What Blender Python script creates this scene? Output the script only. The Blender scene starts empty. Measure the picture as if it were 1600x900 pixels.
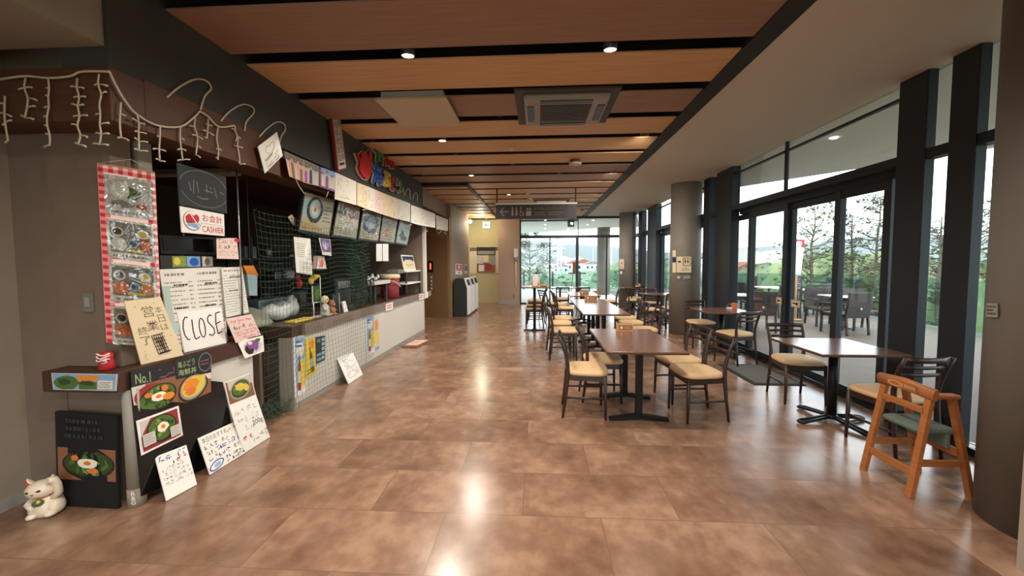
import bpy, bmesh, math, random
import numpy as np
from mathutils import Vector, Matrix
random.seed(7)
SC = bpy.context.scene
COL = SC.collection
PI = math.pi

# ------------------------------------------------------------------ camera
FPX, CX, CY, EYE = 600.0, 808.0, 442.0, 1.5
YAW, PITCH, ROLL = math.atan(33/600), math.atan(32/600), math.radians(.2)
cam_data = bpy.data.cameras.new('camera')
cam = bpy.data.objects.new('camera', cam_data)
COL.objects.link(cam)
cam_data.sensor_fit = 'HORIZONTAL'
cam_data.sensor_width = 36.0
cam_data.lens = 36.0*FPX/1600.0
cam_data.shift_x = -(CX-800.0)/1600.0
cam_data.shift_y = (CY-450.0)/1600.0
cam_data.clip_start = 0.05
cam_data.clip_end = 3000
RM = Matrix.Rotation(YAW, 3, 'Z') @ Matrix.Rotation(PI/2-PITCH, 3, 'X') @ Matrix.Rotation(-ROLL, 3, 'Z')
cam.matrix_world = Matrix.Translation((0, 0, EYE)) @ RM.to_4x4()
SC.camera = cam

# ------------------------------------------------------------------ colour management, world
SC.view_settings.view_transform = 'Standard'
SC.view_settings.look = 'None'
SC.view_settings.gamma = 1.0
SC.view_settings.use_curve_mapping = False
SC.view_settings.exposure = 0.25
SC.cycles.max_bounces = 8
SC.cycles.diffuse_bounces = 5
SC.cycles.glossy_bounces = 4
SC.cycles.transparent_max_bounces = 24
SC.cycles.sample_clamp_indirect = 6.0
SC.cycles.caustics_reflective = False
SC.cycles.caustics_refractive = False

SKY = 4.5           # overcast sky
SPOT_W = 125.0       # warm ceiling spots
world = bpy.data.worlds.new('overcast_sky')
SC.world = world
world.use_nodes = True
nt = world.node_tree
nt.nodes.clear()
wo = nt.nodes.new('ShaderNodeOutputWorld')
bg = nt.nodes.new('ShaderNodeBackground')
tc = nt.nodes.new('ShaderNodeTexCoord')
sp = nt.nodes.new('ShaderNodeSeparateXYZ')
cr = nt.nodes.new('ShaderNodeValToRGB')
cr.color_ramp.elements[0].position = 0.47
cr.color_ramp.elements[0].color = (.24, .26, .25, 1)
cr.color_ramp.elements[1].position = 0.52
cr.color_ramp.elements[1].color = (.88, .95, 1.0, 1)
mp = nt.nodes.new('ShaderNodeMapRange')
mp.inputs['From Min'].default_value = -1
nt.links.new(tc.outputs['Generated'], sp.inputs[0])
nt.links.new(sp.outputs['Z'], mp.inputs['Value'])
nt.links.new(mp.outputs[0], cr.inputs[0])
nt.links.new(cr.outputs[0], bg.inputs['Color'])
bg.inputs['Strength'].default_value = SKY
nt.links.new(bg.outputs[0], wo.inputs['Surface'])

# ------------------------------------------------------------------ pixel -> place (true planes measured in the room)
def P(u, v, X=None, Y=None, Z=None):
    d = RM @ Vector(((u-CX)/FPX, -(v-CY)/FPX, -1.0))
    if X is not None: t = X/d.x
    elif Y is not None: t = Y/d.y
    else: t = (Z-EYE)/d.z
    return Vector((0, 0, EYE)) + d*t

# ------------------------------------------------------------------ materials
def lin(c):
    return tuple(((x/255)/12.92 if x/255 <= .04045 else ((x/255+.055)/1.055)**2.4) for x in c)

MATS = {}
def mat(name, rgb, rough=.6, metal=0.0, spec=.4, noise=None, emit=None, bump=None, alpha=None, coat=0):
    """noise = (scale, amount, stretch xyz)"""
    if name in MATS: return MATS[name]
    m = bpy.data.materials.new(name); m.use_nodes = True
    n = m.node_tree; b = n.nodes['Principled BSDF']
    c = lin(rgb)
    b.inputs['Base Color'].default_value = (*c, 1)
    b.inputs['Roughness'].default_value = rough
    b.inputs['Metallic'].default_value = metal
    b.inputs['Specular IOR Level'].default_value = spec
    if coat: b.inputs['Coat Weight'].default_value = coat; b.inputs['Coat Roughness'].default_value = .15
    if noise:
        t = n.nodes.new('ShaderNodeTexCoord'); mpg = n.nodes.new('ShaderNodeMapping')
        mpg.inputs['Scale'].default_value = noise[2] if len(noise) > 2 else (1, 1, 1)
        tx = n.nodes.new('ShaderNodeTexNoise'); tx.inputs['Scale'].default_value = noise[0]; tx.inputs['Detail'].default_value = 5
        rp = n.nodes.new('ShaderNodeValToRGB')
        a = noise[1]
        rp.color_ramp.elements[0].position = .3; rp.color_ramp.elements[1].position = .7
        rp.color_ramp.elements[0].color = (*[x*(1-a) for x in c], 1)
        rp.color_ramp.elements[1].color = (*[min(1, x*(1+a)) for x in c], 1)
        n.links.new(t.outputs['Object'], mpg.inputs[0]); n.links.new(mpg.outputs[0], tx.inputs['Vector'])
        n.links.new(tx.outputs['Fac'], rp.inputs[0]); n.links.new(rp.outputs[0], b.inputs['Base Color'])
        if bump:
            bp = n.nodes.new('ShaderNodeBump'); bp.inputs['Strength'].default_value = bump; bp.inputs['Distance'].default_value = .01
            n.links.new(tx.outputs['Fac'], bp.inputs['Height']); n.links.new(bp.outputs[0], b.inputs['Normal'])
    if emit:
        b.inputs['Emission Color'].default_value = (*lin(emit[0]), 1); b.inputs['Emission Strength'].default_value = emit[1]
    if alpha is not None: b.inputs['Alpha'].default_value = alpha
    MATS[name] = m
    return m

def glass(name, tint=(235, 245, 240), gloss=.07, rough=.0):
    if name in MATS: return MATS[name]
    m = bpy.data.materials.new(name); m.use_nodes = True; n = m.node_tree; n.nodes.clear()
    o = n.nodes.new('ShaderNodeOutputMaterial'); mx = n.nodes.new('ShaderNodeMixShader')
    t = n.nodes.new('ShaderNodeBsdfTransparent'); g = n.nodes.new('ShaderNodeBsdfGlossy')
    lw = n.nodes.new('ShaderNodeLayerWeight'); lw.inputs['Blend'].default_value = .12
    mr = n.nodes.new('ShaderNodeMapRange'); mr.inputs['To Min'].default_value = gloss; mr.inputs['To Max'].default_value = .6
    t.inputs['Color'].default_value = (*lin(tint), 1); g.inputs['Roughness'].default_value = rough
    n.links.new(lw.outputs['Fresnel'], mr.inputs['Value']); n.links.new(mr.outputs[0], mx.inputs[0])
    n.links.new(t.outputs[0], mx.inputs[1]); n.links.new(g.outputs[0], mx.inputs[2]); n.links.new(mx.outputs[0], o.inputs[0])
    MATS[name] = m
    return m

# ------------------------------------------------------------------ mesh builder
class MB:
    def __init__(s):
        s.bm = bmesh.new(); s.mats = []
    def mi(s, m):
        if m not in s.mats: s.mats.append(m)
        return s.mats.index(m)
    def face(s, vs, m, smooth=False):
        try: f = s.bm.faces.new(vs)
        except ValueError: return None
        f.material_index = s.mi(m); f.smooth = smooth
        return f
    def poly(s, pts, m): return s.face([s.bm.verts.new(p) for p in pts], m)
    def box(s, a, b, m, bev=0.0, mtx=None):
        x0, y0, z0 = [min(a[i], b[i]) for i in range(3)]; x1, y1, z1 = [max(a[i], b[i]) for i in range(3)]
        v = [s.bm.verts.new(p) for p in ((x0,y0,z0),(x1,y0,z0),(x1,y1,z0),(x0,y1,z0),(x0,y0,z1),(x1,y0,z1),(x1,y1,z1),(x0,y1,z1))]
        fs = [s.face([v[i] for i in q], m) for q in ((3,2,1,0),(4,5,6,7),(0,1,5,4),(1,2,6,5),(2,3,7,6),(3,0,4,7))]
        if bev > 0:
            es = list({e for f in fs for e in f.edges})
            r = bmesh.ops.bevel(s.bm, geom=es, offset=bev, segments=2, affect='EDGES', profile=.5)
            for f in r['faces']: f.material_index = s.mi(m)
            v = list({q for f in r['faces'] for q in f.verts} | {q for f in fs if f.is_valid for q in f.verts})
        if mtx is not None: bmesh.ops.transform(s.bm, matrix=mtx, verts=[q for q in v if q.is_valid])
        return s
    def slab(s, quad, thick, m):
        """quad tl,tr,br,bl of the front face; body goes behind it"""
        tl, tr, br, bl = [Vector(q) for q in quad]
        n = (br-bl).cross(tl-bl).normalized()
        f = [bl, br, tr, tl]; k = [q-n*thick for q in f]
        vf = [s.bm.verts.new(q) for q in f]; vk = [s.bm.verts.new(q) for q in k]
        s.face(vf, m); s.face(vk[::-1], m)
        for i in range(4): s.face([vf[i], vk[i], vk[(i+1) % 4], vf[(i+1) % 4]], m)
        return s
    def tube(s, pts, r, m, seg=8, r1=None, smooth=True, cap=True, flat=None):
        pts = [Vector(p) for p in pts]; N = len(pts); rings = []
        rr = r if isinstance(r, (list, tuple)) else [r+((r1 if r1 is not None else r)-r)*i/max(1, N-1) for i in range(N)]
        up = None
        for i, p in enumerate(pts):
            t = (pts[min(i+1, N-1)]-pts[max(i-1, 0)]).normalized()
            if up is None:
                up = Vector((0, 0, 1)) if abs(t.z) < .9 else Vector((1, 0, 0))
            x = up.cross(t)
            if x.length < 1e-6: x = Vector((0, 1, 0)).cross(t)
            x.normalize(); y = t.cross(x).normalized(); up = y
            fx, fy = flat or (1, 1)
            off = PI/4 if seg == 4 else 0
            rings.append([s.bm.verts.new(p+(x*math.cos(2*PI*k/seg+off)*fx+y*math.sin(2*PI*k/seg+off)*fy)*rr[i]) for k in range(seg)])
        for i in range(N-1):
            for k in range(seg):
                s.face([rings[i][k], rings[i][(k+1) % seg], rings[i+1][(k+1) % seg], rings[i+1][k]], m, smooth and seg > 4)
        if cap:
            s.face(rings[0][::-1], m); s.face(rings[-1], m)
        return s
    def lathe(s, prof, m, c=(0, 0, 0), seg=20, sx=1, sy=1, smooth=True, cap=True):
        c = Vector(c); rings = []
        for r, z in prof:
            rings.append([s.bm.verts.new(c+Vector((r*math.cos(2*PI*k/seg)*sx, r*math.sin(2*PI*k/seg)*sy, z))) for k in range(seg)])
        for i in range(len(rings)-1):
            for k in range(seg):
                s.face([rings[i][k], rings[i][(k+1) % seg], rings[i+1][(k+1) % seg], rings[i+1][k]], m, smooth)
        if cap:
            s.face(rings[0][::-1], m); s.face(rings[-1], m)
        return s
    def ball(s, c, r, m, seg=14, mtx=None, rings=9):
        if not isinstance(r, (tuple, list)): r = (r, r, r)
        M = Matrix.Translation(c) @ (mtx.to_4x4() if mtx is not None else Matrix.Identity(4)) @ Matrix.Diagonal((*r, 1))
        q = bmesh.ops.create_uvsphere(s.bm, u_segments=seg, v_segments=rings, radius=1, matrix=M)
        i = s.mi(m)
        for v in q['verts']:
            for f in v.link_faces: f.material_index = i; f.smooth = True
        return s
    def prism(s, pts, depth, m):
        """pts: planar polygon of 3D points, extruded along depth vector"""
        a = [s.bm.verts.new(p) for p in pts]; d = Vector(depth); b = [s.bm.verts.new(Vector(p)+d) for p in pts]
        s.face(a[::-1], m); s.face(b, m); n = len(pts)
        for i in range(n): s.face([a[i], a[(i+1) % n], b[(i+1) % n], b[i]], m)
        return s
    def build(s, name, parent=None, base=None, fix=True):
        if fix: bmesh.ops.recalc_face_normals(s.bm, faces=s.bm.faces[:])
        me = bpy.data.meshes.new(name)
        if parent is not None: off = root_loc(parent)
        else:
            if base is None:
                vs = [v.co for v in s.bm.verts]
                lo = [min(v[i] for v in vs) for i in range(3)]; hi = [max(v[i] for v in vs) for i in range(3)]
                base = ((lo[0]+hi[0])/2, (lo[1]+hi[1])/2, lo[2])
            off = Vector(base)
        bmesh.ops.translate(s.bm, vec=-off, verts=s.bm.verts[:])
        s.bm.to_mesh(me); s.bm.free()
        for m in s.mats: me.materials.append(m)
        o = bpy.data.objects.new(name, me); COL.objects.link(o)
        if parent is not None: o.parent = parent
        else: o.location = off
        return o

def root_loc(o):
    while o.parent is not None: o = o.parent
    return o.location.copy()

def tag(o, label, cat, group=None, kind=None):
    o['label'] = label; o['category'] = cat
    if group: o['group'] = group
    if kind: o['kind'] = kind
    return o
def thing(name, label, cat, loc=(0, 0, 0), rz=0, group=None):
    o = bpy.data.objects.new(name, None); COL.objects.link(o); o.empty_display_size = .1
    o.location = loc; o.rotation_euler = (0, 0, rz)
    return tag(o, label, cat, group)
def struct(name, mb, parent=None):
    o = mb.build(name, parent)
    o['kind'] = 'structure'
    return o
def copy_tree(o, parent=None):
    c = o.copy(); COL.objects.link(c)
    if parent is not None: c.parent = parent
    for ch in list(o.children): copy_tree(ch, c)
    return c
def bb(a, b, m, bev=0.0):
    q = MB(); q.box(a, b, m, bev); return q

# ------------------------------------------------------------------ printed / written surfaces
_TXT = {}
def text_geo(body, off=0.0):
    if (body, off) in _TXT: return _TXT[(body, off)]
    cu = bpy.data.curves.new('t', 'FONT'); cu.body = body; cu.offset = off; cu.resolution_u = 2; cu.fill_mode = 'FRONT'
    ob = bpy.data.objects.new('t', cu); COL.objects.link(ob)
    bpy.context.view_layer.update()
    me = bpy.data.meshes.new_from_object(ob.evaluated_get(bpy.context.evaluated_depsgraph_get()))
    vs = [v.co.copy() for v in me.vertices]; fs = [tuple(p.vertices) for p in me.polygons]
    bpy.data.objects.remove(ob); bpy.data.curves.remove(cu); bpy.data.meshes.remove(me)
    if vs:
        x0 = min(v.x for v in vs); x1 = max(v.x for v in vs); y0 = min(v.y for v in vs); y1 = max(v.y for v in vs)
        w = max(x1-x0, 1e-6); h = max(y1-y0, 1e-6)
        vs = [((v.x-x0)/w, (v.y-y0)/h) for v in vs]
    else: w = h = 1
    _TXT[(body, off)] = (vs, fs, w, h)
    return vs, fs, w, h

class Art:
    """flat print on a quad (tl,tr,br,bl); x to the right, y up, both 0..1"""
    def __init__(s, mb, quad, lift=.0006):
        s.mb = mb; s.q = [Vector(p) for p in quad]
        tl, tr, br, bl = s.q
        s.n = (br-bl).cross(tl-bl).normalized(); s.k = lift
        s.W = ((br-bl).length+(tr-tl).length)/2; s.H = ((tl-bl).length+(tr-br).length)/2
    def pt(s, x, y):
        tl, tr, br, bl = s.q
        return (bl*(1-x)+br*x)*(1-y)+(tl*(1-x)+tr*x)*y+s.n*s.k
    def up(s): s.k += .00022
    def poly(s, pts, m):
        s.up(); f = s.mb.poly([s.pt(*p) for p in pts], m); return s
    def rect(s, x0, y0, x1, y1, m): return s.poly([(x0,y0),(x1,y0),(x1,y1),(x0,y1)], m)
    def ell(s, cx, cy, rx, ry, m, n=22, rot=0, wob=0):
        pts = []
        for i in range(n):
            a = 2*PI*i/n; k = 1+wob*random.uniform(-1, 1)
            x, y = rx*k*math.cos(a), ry*k*math.sin(a)
            if rot:
                X, Y = x*s.W, y*s.H; x = (X*math.cos(rot)-Y*math.sin(rot))/s.W; y = (X*math.sin(rot)+Y*math.cos(rot))/s.H
            pts.append((cx+x, cy+y))
        return s.poly(pts, m)
    def ring(s, cx, cy, rx, ry, w, m, a0=0, a1=2*PI, n=28):
        s.up(); pr = None
        for i in range(n+1):
            a = a0+(a1-a0)*i/n
            A = s.pt(cx+rx*math.cos(a), cy+ry*math.sin(a)); B = s.pt(cx+(rx-w/s.W)*math.cos(a), cy+(ry-w/s.H)*math.sin(a))
            if pr: s.mb.poly([pr[0], A, B, pr[1]], m)
            pr = (A, B)
        return s
    def line(s, pts, w, m):
        s.up()
        for (xa, ya), (xb, yb) in zip(pts[:-1], pts[1:]):
            dx, dy = (xb-xa)*s.W, (yb-ya)*s.H; L = math.hypot(dx, dy) or 1
            ox, oy = -dy/L*w/2/s.W, dx/L*w/2/s.H
            s.mb.poly([s.pt(xa+ox, ya+oy), s.pt(xa-ox, ya-oy), s.pt(xb-ox, yb-oy), s.pt(xb+ox, yb+oy)], m)
        return s
    def text(s, body, x0, y0, x1, y1, m, keep=False, off=0.0):
        vs, fs, w, h = text_geo(body, off)
        if keep:
            k = min((x1-x0)*s.W/w, (y1-y0)*s.H/h); cx, cy = (x0+x1)/2, (y0+y1)/2
            hx, hy = k*w/s.W/2, k*h/s.H/2; x0, x1, y0, y1 = cx-hx, cx+hx, cy-hy, cy+hy
        s.up(); V = [s.mb.bm.verts.new(s.pt(x0+(x1-x0)*a, y0+(y1-y0)*b)) for a, b in vs]
        for f in fs: s.mb.face([V[i] for i in f], m)
        return s
    def vtext(s, body, x0, y0, x1, y1, m, off=0.0):
        n = len(body); h = (y1-y0)/n
        for i, c in enumerate(body): s.text(c, x0, y1-(i+1)*h+h*.08, x1, y1-i*h-h*.08, m, keep=True, off=off)
        return s
    def rows(s, x0, y0, x1, y1, n, m, fill=.55, dens=1.0):
        """unreadable small print: broken dashes"""
        h = (y1-y0)/n; s.up()
        for i in range(n):
            x = x0+random.uniform(0, .04)*(x1-x0); yb = y1-(i+1)*h+h*(1-fill)/2; end = x1-random.uniform(0, .3)*(x1-x0)
            while x < end:
                w = random.uniform(.03, .12)*(x1-x0)
                if random.random() < dens:
                    s.mb.poly([s.pt(x, yb), s.pt(min(x+w, end), yb), s.pt(min(x+w, end), yb+h*fill), s.pt(x, yb+h*fill)], m)
                x += w+random.uniform(.015, .05)*(x1-x0)
        return s
    def hand(s, x0, y0, x1, y1, n, m, w=.0042, gap=.35):
        """lines of pen writing too blurred to read: loose stroke clusters"""
        h = (y1-y0)/n; cw = h*s.H*.8/s.W; s.up()
        for r in range(n):
            yb = y1-(r+1)*h; x = x0
            end = x1-random.uniform(0, .2)*(x1-x0)
            while x < end:
                for _ in range(random.choice((3, 4, 5))):
                    xa, ya = x+random.uniform(0, .75)*cw, yb+random.uniform(.12, .85)*h
                    if random.random() < .5: xb, yb2 = xa+random.uniform(.3, .7)*cw, ya+random.uniform(-.08, .12)*h
                    else: xb, yb2 = xa+random.uniform(-.25, .2)*cw, max(yb+.05*h, ya-random.uniform(.3, .7)*h)
                    xb = min(xb, x+cw)
                    dx, dy = (xb-xa)*s.W, (yb2-ya)*s.H; L = math.hypot(dx, dy) or 1; ox, oy = -dy/L*w/2/s.W, dx/L*w/2/s.H
                    s.mb.poly([s.pt(xa+ox, ya+oy), s.pt(xa-ox, ya-oy), s.pt(xb-ox, yb2-oy), s.pt(xb+ox, yb2+oy)], m)
                x += cw*(1.12 if random.random() > .12 else 1.12+gap*2)
        return s
    def scrawl(s, x0, y0, x1, y1, m, w=.003, n=8):
        """hand drawn pen strokes with no letters in them"""
        for _ in range(n):
            x, y = random.uniform(x0, x1), random.uniform(y0, y1); pts = [(x, y)]; a = random.uniform(0, 6.3)
            for _ in range(6):
                a += random.uniform(-1, 1); x = min(x1, max(x0, x+.09*(x1-x0)*math.cos(a)*1.5)); y = min(y1, max(y0, y+.09*(y1-y0)*math.sin(a)*1.5)); pts.append((x, y))
            s.line(pts, w, m)
        return s
    def bowl(s, cx, cy, rx, ry, rot=0, egg=True, rim=None, fill='greens', n=26):
        s.ell(cx, cy, rx, ry, rim or M['bowl_dark'], rot=rot)
        s.ell(cx, cy+ry*.06, rx*.9, ry*.86, M[fill], rot=rot)
        for _ in range(n):
            a, q = random.uniform(0, 6.28), math.sqrt(random.random())*.72
            s.ell(cx+rx*q*math.cos(a), cy+ry*q*math.sin(a), rx*.13, ry*.12, random.choice([M['greens'], M['greens_light'], M['greens_dark']]), n=7, rot=random.random()*3, wob=.3)
        if egg:
            s.ell(cx, cy+ry*.1, rx*.38, ry*.34, M['egg_white'], wob=.1); s.ell(cx, cy+ry*.12, rx*.14, ry*.14, M['egg_yolk'])
        return s

def sheet(quad, m, thick=.004):
    mb = MB(); mb.slab(quad, thick, m)
    return mb, Art(mb, quad)
def quadX(c, X, Xb=None):
    Xb = X if Xb is None else Xb
    return [P(*c[0], X=X), P(*c[1], X=X), P(*c[2], X=Xb), P(*c[3], X=Xb)]

# ------------------------------------------------------------------ palette
M = {}
def dm(k, *a, **kw): M[k] = mat(k, *a, **kw)
dm('ink', (35, 32, 32), .8); dm('ink_red', (190, 50, 60), .8); dm('ink_blue', (50, 70, 150), .8); dm('ink_grey', (132, 127, 120), .8)
dm('paper', (228, 222, 210), .7); dm('paper_cream', (226, 210, 176), .7); dm('paper_pink', (232, 205, 200), .7); dm('paper_grey', (200, 198, 190), .7)
dm('laminate', (226, 224, 216), .25, spec=.6); dm('card_white', (238, 236, 232), .5)
dm('greens', (78, 110, 48), .6); dm('greens_light', (128, 150, 70), .6); dm('greens_dark', (48, 74, 34), .6)
dm('egg_white', (240, 232, 214), .5); dm('egg_yolk', (226, 120, 36), .5); dm('salmon', (220, 120, 60), .5); dm('lemon', (222, 196, 84), .5)
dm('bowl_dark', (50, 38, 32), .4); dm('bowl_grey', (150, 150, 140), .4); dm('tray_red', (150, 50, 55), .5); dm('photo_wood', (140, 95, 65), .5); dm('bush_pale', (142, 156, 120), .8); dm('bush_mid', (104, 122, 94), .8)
dm('chalkboard', (38, 42, 42), .5); dm('black_gloss', (14, 15, 16), .12, spec=.6); dm('black_plastic', (22, 22, 24), .45); dm('black_matte', (16, 16, 17), .8)
dm('chalk', (170, 190, 140), .8); dm('chalk_pink', (150, 90, 110), .8)
dm('steel', (150, 150, 148), .35, metal=.9); dm('chrome', (200, 200, 200), .15, metal=1); dm('steel_dark', (70, 72, 74), .4, metal=.6)
dm('white_plastic', (225, 224, 220), .35); dm('grey_plastic', (120, 118, 112), .5); dm('wire_white', (205, 195, 175), .6)
dm('red', (178, 34, 40), .4); dm('mat_grey', (88, 82, 76), .9); dm('red_dark', (130, 28, 32), .5); dm('blue', (40, 90, 180), .4); dm('yellow', (226, 196, 50), .4); dm('green', (70, 125, 60), .5); dm('purple', (130, 80, 150), .5); dm('magenta', (190, 70, 160), .5); dm('orange', (226, 140, 50), .5); dm('pink_skin', (220, 175, 150), .6); dm('skyblue', (130, 170, 210), .5); dm('navy', (40, 50, 80), .5); dm('bottle_brown', (130, 70, 30), .4)
dm('brown_wall', (122, 106, 92), .8, noise=(6, .06)); dm('side_wall', (150, 138, 124), .8, noise=(5, .05)); dm('post_grey', (148, 143, 132), .7)
dm('beam_brown', (86, 56, 40), .55, noise=(3, .18, (1, 1, 14))); dm('shelf_brown', (72, 46, 36), .45, noise=(4, .15, (1, 6, 10)))
dm('bulkhead', (62, 64, 62), .75, noise=(4, .06)); dm('counter_white', (206, 203, 194), .5); dm('counter_trim', (122, 108, 96), .5, noise=(3, .12, (1, 1, 14)))
dm('counter_top', (74, 52, 42), .35); dm('kick_grey', (150, 148, 142), .4)
dm('frame_dark', (42, 48, 54), .45, metal=.3); dm('rail_dark', (30, 29, 28), .6); dm('void_black', (22, 19, 17), .9); dm('kitchen_wall', (92, 84, 74), .7)
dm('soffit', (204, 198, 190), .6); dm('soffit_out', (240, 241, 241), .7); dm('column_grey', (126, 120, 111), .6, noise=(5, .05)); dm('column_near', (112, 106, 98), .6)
dm('panel_orange', (206, 164, 122), .55, noise=(2.5, .10, (1, 16, 4))); dm('panel_brown', (152, 118, 100), .55, noise=(2.5, .10, (1, 16, 4)))
dm('elevator_wall', (134, 102, 66), .55); dm('elevator_door', (112, 84, 52), .4); dm('hall_wall', (140, 124, 110), .7); dm('yellow_wall', (196, 184, 138), .7); dm('tan_wall', (168, 142, 122), .7)
dm('chair_wood', (48, 30, 24), .4, spec=.5); dm('seat_tan', (204, 170, 128), .55); dm('table_top', (118, 84, 68), .2, noise=(3, .14, (8, 1, 1)), spec=.5); dm('table_edge', (70, 46, 36), .4); dm('iron_black', (24, 23, 23), .45, metal=.4)
dm('high_wood', (158, 96, 52), .4, noise=(4, .15, (1, 1, 8))); dm('seat_green', (92, 104, 92), .7); dm('wood_light', (196, 150, 100), .5)
dm('deck', (104, 91, 80), .7, noise=(2, .10, (14, 1, 1))); dm('wicker', (62, 58, 56), .7, noise=(60, .3), bump=.4); dm('white_table', (225, 226, 226), .4)
dm('net_green', (66, 92, 76), .7); dm('bulb', (255, 230, 190), .4, emit=((255, 220, 165), 14)); dm('bulb_cool', (255, 250, 240), .4, emit=((255, 244, 226), 12))
dm('exit_green', (60, 160, 90), .5, emit=((215, 255, 225), 2.0)); dm('exit_mark', (20, 130, 70), .5, emit=((30, 140, 80), .6)); dm('led_red', (255, 60, 30), .5, emit=((255, 70, 40), 3))
dm('ac_grey', (152, 150, 146), .5); dm('ac_dark', (70, 66, 62), .6); dm('hatch_cream', (196, 182, 160), .6)
dm('sign_brown', (36, 29, 28), .5); dm('sign_mark', (128, 112, 104), .6); dm('sign_text', (104, 78, 74), .6)
dm('bark', (96, 86, 76), .9); dm('leaf', (92, 108, 80), .8); dm('leaf_dark', (76, 94, 66), .8); dm('leaf_light', (124, 138, 96), .8); dm('hill_hazed', (108, 118, 118), .95); dm('hill_near', (98, 124, 112), .95); dm('grass', (132, 136, 112), .95, noise=(.3, .2))  # the hills' blue-grey has distance haze mixed into the base colour
dm('plaster_white', (220, 218, 212), .8); dm('roof_red', (150, 96, 80), .8); dm('roof_grey', (120, 124, 130), .8); dm('concrete', (214, 214, 210), .8)
dm('cloth_grey', (140, 145, 128), .8); dm('plastic_bag', (206, 212, 212), .3); dm('cyan_pack', (170, 205, 210), .5)
dm('teddy', (170, 115, 75), .9); dm('cat_white', (236, 222, 196), .3, spec=.6); dm('cat_red', (180, 66, 50), .4); dm('cat_black', (30, 24, 22), .3); dm('bib_green', (88, 104, 84), .3)
M['pane'] = glass('pane', (246, 248, 248), .04); M['balustrade_glass'] = glass('balustrade_glass', (218, 236, 234), .07)
def film(name, gloss):
    M[name] = glass(name, (244, 245, 244), gloss, .06); n = M[name].node_tree
    t = n.nodes.new('ShaderNodeTexCoord'); x = n.nodes.new('ShaderNodeTexNoise'); x.inputs['Scale'].default_value = 9; x.inputs['Detail'].default_value = 2; x.inputs['Distortion'].default_value = 1.5
    b = n.nodes.new('ShaderNodeBump'); b.inputs['Strength'].default_value = .9; b.inputs['Distance'].default_value = .02
    n.links.new(t.outputs['Object'], x.inputs['Vector']); n.links.new(x.outputs['Fac'], b.inputs['Height'])
    for k in n.nodes:
        if k.type == 'BSDF_GLOSSY': n.links.new(b.outputs[0], k.inputs['Normal'])
        if k.type == 'MAP_RANGE': k.inputs['To Max'].default_value = .3
film('plastic_film', .13); film('cover_film', .02)

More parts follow.
